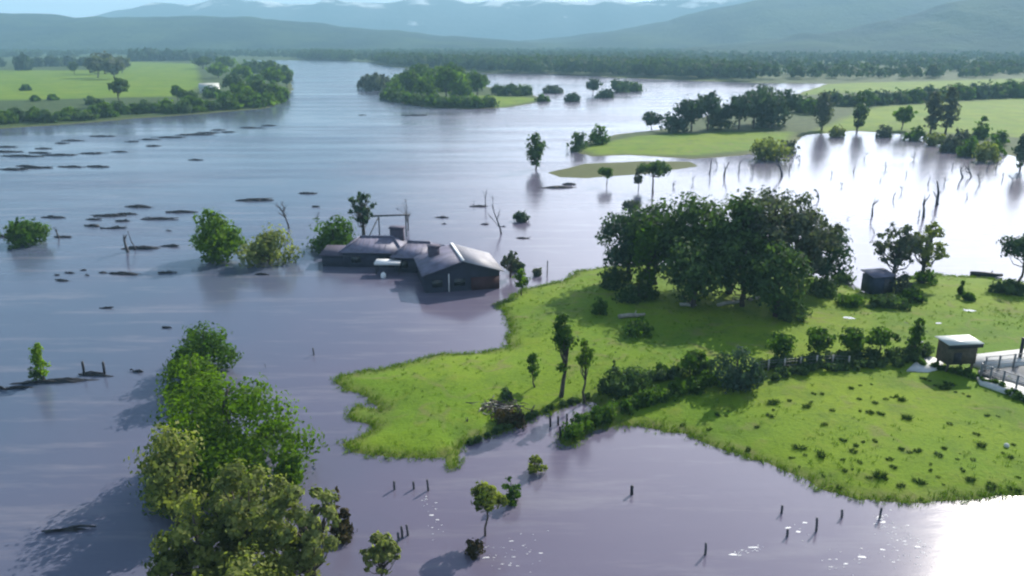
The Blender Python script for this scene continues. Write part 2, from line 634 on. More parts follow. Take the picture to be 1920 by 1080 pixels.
def hillmat(name, c0, c1, sc):
    m = newmat(name)
    t = NT(m)
    g = t.new('ShaderNodeNewGeometry')
    n1 = t.noise(g.outputs['Position'], sc, 6.0, 0.65)
    n2 = t.noise(g.outputs['Position'], sc * 8, 4.0, 0.7)
    b = t.new('ShaderNodeBsdfPrincipled')
    c = t.mix(t.ramp(n1, 0.4, 0.62), rgba(c0), rgba(c1))
    t.set(b.inputs['Base Color'], c)
    b.inputs['Roughness'].default_value = 0.95
    b.inputs['Specular IOR Level'].default_value = 0.05
    bp = t.new('ShaderNodeBump')
    bp.inputs['Strength'].default_value = 1.0
    bp.inputs['Distance'].default_value = 8.0
    t.l.new(t.math('ADD', n1, n2), bp.inputs['Height'])
    t.l.new(bp.outputs[0], b.inputs['Normal'])
    t.out(b.outputs[0])
    return m


def snowmat():
    m = hillmat('snowy_mountain', (0.030, 0.050, 0.070), (0.09, 0.11, 0.13), 0.002)
    t = NT(m)
    b = [n for n in t.n if n.type == 'BSDF_PRINCIPLED'][0]
    base = b.inputs['Base Color'].links[0].from_socket
    g = t.new('ShaderNodeNewGeometry')
    s = t.new('ShaderNodeSeparateXYZ')
    t.l.new(g.outputs['Position'], s.inputs[0])
    f = t.math('ADD', t.ramp(s.outputs[2], 190.0, 290.0), t.math('MULTIPLY', t.math('SUBTRACT', t.noise(g.outputs['Position'], 0.004, 5.0, 0.6), 0.5), 3.0))
    t.l.new(t.mix(t.ramp(f, 0.45, 0.75), base, (0.9, 0.92, 0.95, 1)), b.inputs['Base Color'])
    return m


HM = hillmat('forested_slope', (0.006, 0.018, 0.018), (0.042, 0.070, 0.032), 0.006)
MM = snowmat()
hill('hill_ridge', 2600, 650, [(-900, 40), (-300, 22), (0, 24), (95, 26), (150, 33), (190, 28), (260, 30), (330, 27), (400, 32), (480, 30), (560, 38), (640, 48), (760, 60), (900, 70), (1050, 80)], HM, 3, 20)
hill('hill_slope', 3000, 900, [(900, 84), (1050, 70), (1180, 52), (1250, 40), (1290, 24), (1340, 14), (1400, 2), (1460, -8), (1560, -22), (1700, -30), (1900, -42), (2300, -60), (3000, -40)], HM, 7, 34)
hill('hill_spur', 2000, 480, [(1240, 92), (1400, 80), (1520, 66), (1620, 46), (1700, 26), (1760, 8), (1830, -4), (1920, -14), (2100, -30), (2600, -40)], HM, 17, 26)
hill('mountain', 5200, 900, [(-900, 40), (0, 45), (180, 38), (230, 20), (300, 5), (345, 9), (380, 8), (440, -4), (480, 3), (520, 2), (560, 7), (600, 6), (620, -2), (650, 4), (690, 4), (740, 3), (800, -12), (860, -3), (905, 3), (930, 0), (1020, -5), (1060, 4), (1095, 3), (1130, -5), (1190, 4), (1225, 3), (1260, -4), (1300, -10), (1400, -6), (1700, 10)], MM, 5, 42)


# ------------------------------------------------------------------ trees
def leaf_quads(P, N, s, rg, aspect=0.62):
    a = unit(np.cross(N, unit(rg.normal(size=P.shape))))
    b = np.cross(N, a)
    s = s[:, None]
    V = np.stack([P - a * s, P - b * s * aspect, P + a * s, P + b * s * aspect], 1).reshape(-1, 3)
    return V, np.arange(len(V)).reshape(-1, 4)


def crown_mesh(name, rg, w, h, h0, shape, n_cl, n_leaf, size, mat, cr=(0.26, 0.42), fill=0.5):
    """leaf clumps spread through a crown of width w between heights h0 and h; returns mesh and clump centres"""
    Rw = w / 2
    d = unit(rg.normal(size=(n_cl, 3)))
    u = rg.random(n_cl) ** 0.36
    if shape == 'round':
        c = d * u[:, None] * np.array([0.82 * Rw, 0.82 * Rw, 0.40 * (h - h0)]) + [0, 0, h0 + (h - h0) * 0.52]
        r = Rw * rg.uniform(cr[0], cr[1], n_cl)
    elif shape == 'dome':
        d[:, 2] = abs(d[:, 2])
        c = d * u[:, None] * np.array([0.86 * Rw, 0.86 * Rw, 0.76 * (h - h0)]) + [0, 0, h0 + 0.06 * h]
        r = min(Rw, h) * rg.uniform(cr[0], cr[1], n_cl)
    elif shape == 'tall':
        z = rg.random(n_cl)
        taper = np.sin(np.pi * np.clip(z * 0.86 + 0.12, 0, 1)) ** 0.7
        an = rg.uniform(0, 6.283, n_cl)
        rr = Rw * 0.6 * np.sqrt(rg.random(n_cl)) * taper
        c = np.stack([rr * np.cos(an), rr * np.sin(an), h0 + (h - h0) * (0.06 + z * 0.88)], 1)
        r = Rw * rg.uniform(cr[0], cr[1], n_cl) * (0.6 + 0.4 * taper)
    elif shape == 'cone':
        z = rg.random(n_cl) ** 1.4
        an = rg.uniform(0, 6.283, n_cl)
        rr = Rw * 0.75 * np.sqrt(rg.random(n_cl)) * (1 - z)
        c = np.stack([rr * np.cos(an), rr * np.sin(an), h0 + (h - h0) * z * 0.95], 1)
        r = Rw * rg.uniform(cr[0], cr[1], n_cl) * (1.05 - z)
    elif shape == 'umbrella':
        d[:, 2] = abs(d[:, 2])
        c = d * u[:, None] * np.array([0.8 * Rw, 0.8 * Rw, 0.6 * (h - h0)]) + [0, 0, h0]
        r = Rw * rg.uniform(cr[0], cr[1], n_cl)
    k = (r ** 2 / (r ** 2).sum() * n_leaf).astype(int) + 3
    ci = np.repeat(np.arange(n_cl), k)
    n = len(ci)
    dd = unit(rg.normal(size=(n, 3)))
    rad = (fill + (1 - fill) * np.sqrt(rg.random(n))) * (1 + 0.22 * rg.normal(size=n))
    off = dd * (rad * r[ci])[:, None] * [1, 1, 0.78]
    P = c[ci] + off
    P[:, 2] = np.maximum(P[:, 2], 0.05)
    mid = np.array([0, 0, h0 + (h - h0) * 0.4])
    N = unit(dd + 0.7 * unit(P - mid) + 0.55 * rg.normal(size=(n, 3)))
    s = size * rg.uniform(0.6, 1.45, n)
    V, Q = leaf_quads(P, N, s, rg)
    tint = np.clip(rg.random(n_cl)[ci] * 0.7 + rg.random(n) * 0.3, 0, 1)
    return mesh_np(name, V, Q, mat, tint=np.repeat(tint, 4)), c


def trunk_mesh(name, rg, h, h0, w, centres, mat, thick=1.0, limbs=9, top=0.72, stems=1):
    m = MB()
    r0 = (0.016 * h + 0.012 * w) * thick
    for s in range(stems):
        k = 7
        z = np.linspace(-0.5, h * top, k)
        lean = rg.normal(size=2) * (0.05 + 0.10 * (stems > 1)) * h
        wob = rg.normal(size=(k, 2)) * 0.012 * h
        pts = np.stack([lean[0] * (z / h) + wob[:, 0] + (s * 0.3 if stems > 1 else 0), lean[1] * (z / h) + wob[:, 1], z], 1)
        m.tube(pts, r0 * np.linspace(1.15, 0.3, k) / math.sqrt(stems), 7)
        pick = rg.permutation(len(centres))[:limbs // stems]
        for i in pick:
            c = centres[i]
            zb = min(max(h0 * 0.75, c[2] * 0.55), h * top * 0.9)
            b = np.array([np.interp(zb, z, pts[:, 0]), np.interp(zb, z, pts[:, 1]), zb])
            q = b + (c - b) * 0.5 + np.array([0, 0, -0.05 * h]) + rg.normal(size=3) * 0.02 * h
            m.tube([b, q, c], [r0 * 0.42, r0 * 0.28, r0 * 0.08], 5)
    return m.mesh(name, mat)


def bare_mesh(name, rg, h, w, mat, thick=1.0, depth=3, kids=4):
    m = MB()

    def grow(b, d, L, r, lv):
        k = 5
        pts = [b]
        dd = d.copy()
        for _ in range(k - 1):
            dd = unit(dd + rg.normal(size=3) * 0.14)
            pts.append(pts[-1] + dd * L / (k - 1))
        m.tube(pts, np.linspace(r, r * 0.35, k), 5 if lv < 2 else 4)
        if lv >= depth:
            return
        for i in range(kids):
            t = rg.uniform(0.35, 1.0)
            p = pts[min(k - 1, int(t * (k - 1)))]
            side = unit(np.append(rg.normal(size=2), 0.0)) * (w / h) * 1.5
            grow(np.array(p), unit(dd * 0.8 + side + np.array([0, 0, 0.25])), L * rg.uniform(0.35, 0.6), r * 0.45, lv + 1)
    grow(np.array([0, 0, -0.4]), np.array([0, 0, 1.0]), h * 0.72, 0.022 * h * thick, 0)
    return m.mesh(name, mat)


# kind: shape, crown base fraction, clumps, leaf density factor, clump radius range, fill, limbs
KINDS = {
    'oak': ('round', 0.22, 34, 1.0, (0.22, 0.36), 0.45, 12),
    'grove': ('round', 0.03, 44, 1.0, (0.20, 0.34), 0.45, 12),
    'canopy': ('round', 0.12, 60, 0.8, (0.12, 0.22), 0.2, 24),
    'thicket': ('dome', 0.0, 46, 1.0, (0.17, 0.30), 0.4, 9),
    'bush': ('dome', 0.0, 22, 1.0, (0.26, 0.42), 0.45, 5),
    'willow': ('dome', 0.02, 40, 1.2, (0.20, 0.32), 0.4, 8),
    'tall': ('tall', 0.12, 26, 0.9, (0.34, 0.55), 0.35, 8),
    'cone': ('cone', 0.04, 30, 0.9, (0.28, 0.45), 0.3, 4),
    'lollipop': ('round', 0.42, 18, 1.0, (0.26, 0.40), 0.4, 7),
    'umbrella': ('umbrella', 0.58, 16, 0.8, (0.18, 0.30), 0.4, 12),
    'airy': ('round', 0.18, 56, 0.6, (0.10, 0.20), 0.1, 30),
    'slim': ('tall', 0.30, 15, 0.5, (0.30, 0.52), 0.2, 12),
}
CACHE = {}


def plant(name, cat, label, kind, mat, x, yb, yt, w, group=None, bark='bark', leaf=None, seed=None, share=None, z=None, dens=1.0, parts=True, stems=1, thick=1.0):
    """a tree or shrub whose foot is at photograph pixel (x, yb), top at row yt, w pixels wide"""
    p = at(x, yb)
    p.z = max(gz(p.x, p.y), 0.0) - 0.05 if z is None else z
    hm = max(top_z(p.y, yt), 0.8)
    wm = w * 1.06 / ppm(p)
    hm = max(hm - 0.35 * wm * 0.0, 0.7)
    dist = math.hypot(p.x, p.y)
    shape, bf, ncl, df, cr, fill, limbs = KINDS[kind]
    size = leaf if leaf else max(0.10, 0.0022 * dist + 0.02)
    key = (kind, mat, share) if share is not None else None
    rg = np.random.default_rng(seed if seed is not None else int(x * 7 + yb * 13) % 99991)
    if key is None or key not in CACHE:
        area = wm * wm * 1.6 + wm * hm * 2.4
        ncl = int(ncl * min(2.2, max(1.0, wm / 5.0)))
        n = int(min(26000, max(260, area * df * dens / (size * size) * 0.62)))
        cm, cen = crown_mesh('crown', rg, wm, hm, hm * bf, shape, ncl, n, size, M[mat], cr, fill)
        tm = trunk_mesh('trunk', rg, hm, hm * bf, wm, cen, M[bark], limbs=limbs, stems=stems, thick=thick)
        rec = (cm, tm, wm, hm)
        if key:
            CACHE[key] = rec
    else:
        rec = CACHE[key]
    cm, tm, w0, h0 = rec
    o = thing(name, label, cat, p, rg.uniform(0, 6.28) if share is not None else 0.0, group)
    o.scale = (wm / w0, wm / w0, hm / h0)
    obj('crown', cm, o)
    obj('trunk', tm, o)
    return o


# --- far woods that read as one mass
def wood(name, label, boxes, mat, n, seed, hr=(7, 14)):
    rg = np.random.default_rng(seed)
    Ps, Ns, Ss, Ts = [], [], [], []
    polys = [px_poly(b) for b in boxes]
    for poly in polys:
        lo, hi = poly.min(0), poly.max(0)
        # trees thinned with distance so that the far ones stay affordable
        m = n * 6
        yy = np.exp(rg.uniform(math.log(lo[1]), math.log(hi[1]), m))
        xx = rg.uniform(lo[0], hi[0], m)
        C = np.stack([xx, yy], 1)
        C = C[(sdist(C, poly) > 0)]
        C = C[fbm(C[:, 0] / 90, C[:, 1] / 60, seed, 3) > -0.22][:n]
        for cx, cy in C:
            hh = rg.uniform(*hr)
            ww = hh * rg.uniform(0.7, 1.3)
            k = 46
            d = unit(rg.normal(size=(k, 3)))
            d[:, 2] = np.abs(d[:, 2]) * 1.0 - 0.15
            lob = 1 + 0.25 * np.sin(d[:, 0] * 5 + cx) * np.cos(d[:, 1] * 5 + cy)
            p = d * lob[:, None] * [ww / 2, ww / 2, hh * 0.62] * rg.uniform(0.6, 1.05, (k, 1)) + [cx, cy, hh * 0.36]
            Ps.append(p)
            Ns.append(unit(d + 0.4 * rg.normal(size=(k, 3))))
            Ss.append(rg.uniform(0.10, 0.19, k) * hh)
            Ts.append(np.clip(rg.random() * 0.7 + rg.random(k) * 0.3, 0, 1))
    P, N, S, Tn = map(np.concatenate, (Ps, Ns, Ss, Ts))
    P[:, 2] = np.maximum(P[:, 2], 0.6)
    V, Q = leaf_quads(P, N, S, rg, 0.8)
    o = obj(name, mesh_np(name, V, Q, M[mat], tint=np.repeat(Tn, 4)))
    return tag(o, label, 'woodland', kind='stuff')


wood('far_wood', 'hazy blue-green woodland filling the flat valley beyond the river', [
    [(-400, 108), (150, 110), (150, 92), (-400, 90)],
    [(150, 104), (560, 110), (560, 90), (150, 90)],
    [(560, 111), (690, 116), (920, 134), (920, 90), (560, 90)],
    [(900, 134), (1020, 134), (1290, 148), (1290, 92), (900, 92)],
    [(1290, 149), (1560, 153), (2300, 140), (2300, 95), (1290, 95)]], 'leaf_far', 2100, 5, (7, 14))
wood('shore_wood', 'dark green belt of trees along the far shore of the flood', [
    [(690, 116), (740, 125), (920, 136), (930, 126), (740, 115)],
    [(920, 136), (1160, 144), (1290, 149), (1420, 154), (1420, 140), (1100, 126), (930, 126)],
    [(560, 112), (660, 115), (660, 106), (560, 106)]], 'leaf_far', 520, 8, (8, 16))

# ------------------------------------------------------------------ the far left bank
LB = [(-40, 244), (0, 240), (120, 233), (250, 222), (400, 212), (500, 203), (530, 194)]
lbx, lby = [p[0] for p in LB], [p[1] for p in LB]
rb = np.random.default_rng(4)
for i, x in enumerate(np.arange(-12, 532, 15.5)):
    xx = x + rb.uniform(-5, 5)
    yb = float(np.interp(xx, lbx, lby)) - rb.uniform(2, 8)
    hpx = rb.uniform(16, 34)
    plant('riverside_bush', 'bush', 'low green bush in the unbroken hedge along the far left river bank', 'bush',
          ['leaf_mid', 'leaf_bright', 'leaf_mid', 'leaf_dark'][i % 4], xx, yb, yb - hpx, rb.uniform(26, 44), 'bushes along the far left river bank', share=i % 6)
for i, (x, yb, yt, w) in enumerate([(425, 205, 168, 42), (455, 200, 158, 44), (490, 196, 150, 46), (515, 193, 152, 40), (528, 188, 160, 30), (440, 182, 140, 40), (480, 175, 135, 42),
                                    (515, 168, 128, 42), (538, 165, 134, 26), (400, 188, 160, 36), (455, 160, 126, 40), (505, 150, 114, 44), (535, 148, 118, 26), (410, 150, 122, 38),
                                    (355, 200, 176, 34), (470, 140, 108, 40), (425, 136, 108, 40), (380, 132, 108, 40)]):
    plant('riverside_tree', 'tree', 'rounded green tree in the thicket at the tip of the far left bank', 'oak' if i % 3 else 'bush', ['leaf_mid', 'leaf_bright', 'leaf_dark'][i % 3],
          x, yb, yt, w, 'thicket at the tip of the far left bank', share=20 + i % 5)
for i, (x, yb, yt, w) in enumerate([(70, 128, 108, 30), (100, 127, 106, 34), (130, 126, 106, 34), (160, 126, 107, 32), (255, 117, 92, 36), (285, 116, 90, 40), (315, 116, 92, 38), (342, 116, 95, 30),
                                    (-5, 128, 108, 30), (45, 135, 100, 30), (365, 115, 98, 30), (400, 116, 100, 34)]):
    plant('hedgerow_tree', 'tree', 'dark tree in the hedgerow behind the bright left meadow', 'bush', 'leaf_blue', x, yb, yt, w, 'hedgerow trees behind the left meadow', share=30 + i % 3)
for i, (x, yb, yt, w) in enumerate([(185, 150, 108, 42), (215, 152, 112, 44), (198, 142, 100, 46), (230, 140, 108, 34)]):
    plant('field_tree', 'tree', 'hazy grey-green tree in the clump dividing the two left meadows', 'oak', 'leaf_grey', x, yb, yt, w, 'clump between the left meadows', share=36)
plant('field_tree', 'tree', 'dark round-headed tree standing alone between the two left meadows', 'lollipop', 'leaf_dark', 226, 205, 150, 38)
plant('field_tree', 'tree', 'small dark tree at the near edge of the second left meadow', 'oak', 'leaf_mid', 334, 196, 165, 24)
plant('field_bush', 'bush', 'dark low bush at the near corner of the first left meadow', 'bush', 'leaf_dark', 180, 202, 184, 32)
plant('field_tree', 'tree', 'tiny dark tree on the top edge of the first left meadow', 'oak', 'leaf_dark', 140, 142, 120, 15)
for x, yb in ((50, 175), (68, 196), (100, 194)):
    plant('field_bush', 'bush', 'tiny dark bush standing out in the first left meadow', 'bush', 'leaf_mid', x, yb, yb - 12, 16, 'bushes out in the left meadow', share=38)


def barn(x, yb, wpx, hpx, label, rz=0.0, roofc='white_roof', name='farmhouse'):
    p = at(x, yb)
    p.z = max(gz(p.x, p.y), 0.0) - 0.1
    w = wpx / ppm(p)
    h = hpx / ppm(p)
    t = thing(name, label, 'house', p, rz)
    d = w * 0.55
    wh = h * 0.6
    m = MB()
    m.box((0, 0, wh / 2), (w, d, wh))
    for s in (-1, 1):
        m.add([(s * w / 2, -d / 2, wh), (s * w / 2, d / 2, wh), (s * w / 2, 0, h)], None, [(0, 1, 2)])
    m.build('wall', M['white_wall'], t)
    r = MB()
    e = 0.35
    for s in (-1, 1):
        a = [(-w / 2 - e, s * (d / 2 + e), wh - 0.25), (w / 2 + e, s * (d / 2 + e), wh - 0.25), (w / 2 + e, 0, h + 0.05), (-w / 2 - e, 0, h + 0.05)]
        b = [(q[0], q[1], q[2] + 0.18) for q in a]
        r.add(a + b, [(0, 1, 2, 3), (4, 7, 6, 5), (0, 4, 5, 1), (1, 5, 6, 2), (2, 6, 7, 3), (3, 7, 4, 0)])
    r.build('roof', M[roofc], t)
    for k in (-0.3, 0.05, 0.32):
        q = MB()
        q.box((k * w, -d / 2 - 0.03, wh * 0.5), (w * 0.12, 0.1, wh * 0.4))
        q.build('window', M['dark_glass'], t)
    return t


M['white_wall'] = solid('white_wall', (0.75, 0.75, 0.74), 0.7, 0.08, 0.8)
M['white_roof'] = solid('white_roof', (0.50, 0.53, 0.50), 0.4, 0.1, 0.5)
M['dark_glass'] = solid('dark_glass', (0.02, 0.025, 0.03), 0.15, 0.2, 1.0, spec=0.6)
barn(394, 178, 34, 17, 'white house beside the thicket on the far left bank', R(12))
barn(672, 93, 44, 13, 'smaller white farm shed far across the river at the end of the valley', 0.1, name='farm_shed')
barn(722, 93, 70, 13, 'longer white farm shed far across the river at the end of the valley', -0.06, name='farm_shed')
for x in (388, 415, 448, 492, 520):
    barn(x, 104, 13, 5, 'small white house in the row glimpsed far behind the left bank', 0.1, name='distant_house')['group'] = 'white houses far behind the left bank'

# ------------------------------------------------------------------ the island and the flooded clumps beyond
for i, (x, yb, yt, w) in enumerate([(742, 182, 140, 44), (770, 186, 132, 48), (800, 188, 128, 50), (835, 190, 126, 52), (865, 188, 130, 48), (895, 182, 138, 42), (760, 172, 124, 48), (790, 170, 120, 50),
                                    (820, 172, 118, 52), (850, 172, 120, 50), (880, 170, 126, 46), (905, 172, 140, 34)]):
    plant('island_tree', 'tree', 'green bushy tree in the thicket covering the river island', 'oak' if i % 2 else 'bush', ['leaf_bright', 'leaf_mid', 'leaf_bright', 'leaf_mid'][i % 4], x, yb, yt, w, 'trees on the river island', share=50 + i % 4)
for i, x in enumerate(range(728, 920, 21)):
    yb = float(np.interp(x, [728, 760, 830, 900, 960], [186, 194, 201, 202, 198]))
    plant('island_bush', 'bush', 'low dark bush along the near shore of the river island', 'bush', ['leaf_mid', 'leaf_dark'][i % 2], x, yb, yb - 24, 34, 'bushes along the shore of the river island', share=56 + i % 2)
for x, yb, yt, w in [(688, 166, 134, 32), (704, 170, 130, 36), (720, 167, 134, 34)]:
    plant('flooded_tree', 'tree', 'grey-green tree in the flooded clump touching the left end of the river island', 'bush', 'leaf_grey', x, yb, yt, w, 'grey clump at the end of the river island', share=60)
for x, yb, yt, w in [(936, 180, 156, 34), (962, 181, 153, 38), (985, 180, 156, 32)]:
    plant('island_bush', 'bush', 'dark rounded bush on the grassy right tail of the river island', 'bush', 'leaf_dark', x, yb, yt, w, 'dark bushes on the tail of the island', share=62)
plant('island_bush', 'bush', 'low bush on the very tip of the river island', 'bush', 'leaf_mid', 1018, 190, 176, 26)
plant('flooded_bush', 'bush', 'flat grey bush in the water just off the tip of the island', 'bush', 'leaf_grey', 1038, 174, 158, 44)
plant('flooded_bush', 'bush', 'dark mound of brush in the water beyond the tip of the island', 'bush', 'leaf_blue', 1073, 190, 172, 30)
plant('flooded_tree', 'tree', 'tallest dark tree of the small clump standing in mid flood', 'oak', 'leaf_blue', 1112, 178, 146, 28)
plant('flooded_bush', 'bush', 'low dark bush at the foot of the small mid flood clump', 'bush', 'leaf_blue', 1134, 183, 165, 32)
plant('flooded_bush', 'bush', 'broad dark bush in the middle of the small mid flood clump', 'bush', 'leaf_dark', 1162, 172, 147, 44)
plant('flooded_bush', 'bush', 'dark bush at the right end of the small mid flood clump', 'bush', 'leaf_dark', 1190, 171, 150, 34)

# ------------------------------------------------------------------ the right bank
for i, (x, yb, yt, w) in enumerate([(1265, 250, 196, 52), (1296, 249, 184, 58), (1325, 247, 172, 54), (1352, 245, 188, 50), (1385, 246, 178, 60), (1412, 244, 168, 62), (1445, 242, 164, 66), (1470, 236, 168, 52), (1425, 235, 160, 50)]):
    plant('bank_tree', 'tree', 'dark dense tree in the grove on the right river bank', 'bush' if i % 3 == 0 else 'oak', 'leaf_blue', x, yb, yt, w, 'dark grove on the right river bank', share=70 + i % 4)
plant('bank_tree', 'tree', 'small dark tree at the water left of the right bank grove', 'oak', 'leaf_blue', 1222, 244, 209, 38)
plant('flooded_bush', 'bush', 'dark green bush at the left tip of the right bank meadow', 'bush', 'leaf_dark', 1084, 282, 241, 38)
plant('flooded_bush', 'bush', 'brighter green bush just inside the left tip of the right bank meadow', 'bush', 'leaf_mid', 1122, 272, 229, 40)
for i, (x, yb, yt, w) in enumerate([(1500, 214, 176, 44), (1522, 218, 182, 40), (1560, 200, 168, 44), (1590, 202, 170, 44), (1620, 202, 166, 46), (1650, 200, 168, 44), (1680, 198, 166, 44), (1710, 196, 164, 46),
                                    (1740, 194, 160, 48), (1770, 192, 160, 46), (1800, 190, 156, 50), (1832, 188, 154, 50), (1862, 187, 150, 52), (1895, 186, 148, 54), (1925, 186, 148, 54)]):
    plant('hedgerow_tree', 'tree', 'bushy tree in the hedgerow behind the right hand meadow', 'bush', ['leaf_dark', 'leaf_mid', 'leaf_blue'][i % 3], x, yb, yt, w, 'hedgerow trees behind the right meadow', share=76 + i % 3)
flooded = [(1540, 246, 172, 44, 'tall', 'leaf_grey', 'tall grey-green tree on the lake edge nearest the right bank grove'),
           (1607, 248, 178, 34, 'tall', 'leaf_dark', 'narrow dark tree with a clear trunk rising from the far lake edge'),
           (1690, 246, 200, 38, 'oak', 'leaf_mid', 'green tree at the foot of the bright right meadow'),
           (1745, 254, 168, 38, 'tall', 'leaf_grey', 'left one of the two tall grey trees before the bright right meadow'),
           (1772, 256, 160, 42, 'tall', 'leaf_grey', 'right one of the two tall grey trees before the bright right meadow'),
           (1836, 262, 214, 34, 'bush', 'leaf_mid', 'green bush silhouetted against the bright right meadow'),
           (1872, 274, 238, 32, 'bush', 'leaf_mid', 'dark green bush standing at the corner of the bright right meadow'),
           (1912, 320, 250, 40, 'tall', 'leaf_blue', 'bluish tree standing in the flooded lake at the picture edge')]
for x, yb, yt, w, k, mt, lb in flooded:
    plant('flooded_tree', 'tree', lb, k, mt, x, yb, yt, w)
for i, (x, yb, yt, w) in enumerate([(1655, 256, 232, 36), (1715, 262, 236, 40), (1752, 272, 246, 40), (1786, 284, 250, 44), (1815, 292, 256, 44), (1846, 302, 262, 44), (1800, 270, 240, 40), (1860, 290, 262, 40), (1570, 256, 234, 34), (1480, 286, 262, 36)]):
    plant('lakeside_bush', 'bush', 'half drowned olive bush on the far edge of the right lake', 'bush', ['leaf_grey', 'leaf_mid', 'leaf_olive'][i % 3], x, yb, yt, w, 'half drowned bushes at the far edge of the lake', share=84 + i % 3)
plant('lakeside_bush', 'bush', 'large hazy olive bush where the right meadow dips into the lake', 'bush', 'leaf_olive', 1444, 298, 246, 72)
plant('flooded_tree', 'tree', 'slender green tree standing alone in the flood near the shoal', 'tall', 'leaf_dark', 1005, 318, 248, 44)
plant('flooded_tree', 'tree', 'little lollipop tree standing in the water before the shoal', 'lollipop', 'leaf_mid', 1137, 347, 310, 30)
plant('flooded_tree', 'tree', 'flat topped umbrella tree standing in the water beyond the big grove', 'umbrella', 'leaf_dark', 1224, 362, 292, 68)
plant('flooded_tree', 'tree', 'thin sapling in the water just left of the umbrella tree', 'slim', 'leaf_grey', 1197, 356, 316, 24)
plant('flooded_bush', 'bush', 'grey twiggy bush in the water between umbrella tree and big grove', 'airy', 'leaf_grey', 1182, 408, 372, 40)

# ------------------------------------------------------------------ drowned trunks and posts


def snag(x, yb, yt, wpx, label, group=None, seed=0, mat='greywood', depth=2, kids=4, name='dead_tree', cat='dead tree', thick=1.0, lean=0.0):
    p = at(x, yb)
    h = max(top_z(p.y, yt), 0.5)
    w = wpx / ppm(p)
    rg = np.random.default_rng(seed + int(x) * 3 + int(yb))
    o = obj(name, bare_mesh(name, rg, h, w, M[mat], thick, depth, kids))
    o.location = p
    o.rotation_euler = (0, lean, rg.uniform(-0.3, 0.3))
    return tag(o, label, cat, group)


for i, (x, yb, yt, w) in enumerate([(1330, 326, 288, 8), (1358, 330, 284, 12), (1386, 320, 288, 7), (1467, 330, 276, 8), (1635, 404, 362, 7), (1675, 372, 346, 6), (1732, 408, 352, 12), (1722, 408, 384, 8),
                                    (1757, 384, 312, 10), (1700, 330, 312, 5), (1822, 332, 292, 14), (1806, 334, 288, 16), (1535, 374, 346, 6), (1600, 322, 300, 6), (1588, 412, 398, 6), (1560, 330, 312, 5), (1850, 320, 298, 8),
                                    (1880, 335, 312, 8), (1650, 340, 325, 5), (1480, 320, 296, 6), (1740, 345, 322, 6), (1786, 315, 296, 6)]):
    snag(x, yb, yt, w, 'bare dead trunk standing in the pale flooded lake', 'dead trunks in the flooded lake', depth=1, kids=3, thick=2.2 if yt < 350 else 2.4)
for x, yb, yt, w in [(1345, 312, 288, 20), (1412, 326, 300, 16), (1500, 305, 282, 14), (1620, 300, 276, 22), (1660, 318, 296, 16), (1715, 300, 270, 24), (1770, 345, 318, 20), (1838, 345, 312, 24),
                     (1868, 318, 286, 22), (1895, 350, 320, 18), (1690, 362, 340, 14), (1578, 350, 332, 12), (1640, 440, 418, 12), (1815, 372, 352, 14), (1300, 342, 322, 16), (1262, 350, 326, 14)]:
    snag(x, yb, yt, w, 'twiggy leafless tree standing in the pale flooded lake', 'leafless trees in the flooded lake', depth=2, kids=5, thick=1.5, seed=5)
snag(542, 428, 358, 34, 'bare vase shaped dead tree in the flood behind the two green bushes', kids=6, thick=1.3)
snag(765, 432, 342, 40, 'tall bare dead tree standing behind the chimney of the flooded house', kids=4, thick=0.8)
snag(910, 388, 335, 18, 'thin forked dead tree in open water beyond the house', depth=1, kids=2)
snag(887, 389, 364, 14, 'short leaning dead stem beside the thin forked tree in open water', depth=1, kids=2, lean=-0.2)
snag(941, 438, 352, 22, 'wispy dead tree in the water left of the dark floating clump', kids=3)
snag(241, 472, 412, 16, 'thick broken dead trunk rising from the driftwood on the left', depth=1, kids=3, thick=2.6)
snag(256, 468, 408, 8, 'thin pole-like dead trunk beside the thick broken one', depth=1, kids=1, thick=1.0)
snag(112, 446, 408, 12, 'dead stump with a snapped top beside the far left green bush', depth=1, kids=2, thick=2.2)
snag(596, 420, 385, 22, 'small twiggy dead bush in the water left of the house tree', kids=5)
snag(700, 1000, 985, 12, 'short dead stem in the water below the big foreground bush', depth=1, kids=2)
snag(500, 690, 668, 8, 'thin dead stem poking out at the back of the big round willow', depth=1, kids=2)


def post(x, yb, yt, label, group, mat='greywood', r=0.08):
    p = at(x, yb)
    g = max(gz(p.x, p.y), 0)
    p = at(x, yb, g)
    h = max(top_z(p.y, yt) - g, 0.5)
    m = MB()
    m.tube([(0, 0, -0.6), (0.02, 0, h * 0.5), (0.0, 0.02, h)], [r, r, r * 0.9], 7)
    m.tube([(-r * 1.3, 0, h * 0.8), (r * 1.3, 0, h * 0.8)], 0.02, 4)
    o = obj('fence_post', m.mesh('fence_post', M[mat]))
    o.location = p
    o.rotation_euler = (random.uniform(-.06, .06), random.uniform(-.06, .06), random.uniform(0, 3))
    return tag(o, label, 'post', group)


for x, yb, yt in [(740, 918, 902), (776, 917, 903), (803, 920, 899), (754, 1008, 986), (765, 1004, 984), (748, 1012, 998)]:
    post(x, yb, yt, 'weathered fence post in the muddy water below the grassy point', 'drowned fence posts below the grassy point')
for x, yb, yt in [(1465, 962, 948), (1530, 996, 972), (1578, 970, 956), (1650, 972, 952), (1476, 1006, 994), (1322, 1040, 1018)]:
    post(x, yb, yt, 'drowned fence post in the glinting water off the lower paddock', 'drowned fence posts off the lower paddock')
post(1185, 927, 911, 'single dark post standing alone in the wide muddy water', None, 'wetwood', 0.11)
post(588, 666, 652, 'single thin post in the water between round willow and house', None)
post(1026, 518, 488, 'leaning grey post at the waterline right of the house', None)
for x, yb, yt in [(158, 704, 678), (196, 702, 678)]:
    post(x, yb, yt, 'short upright post sticking out of the long floating log on the left', 'two posts at the left log', 'wetwood', 0.12)

# ------------------------------------------------------------------ floating driftwood


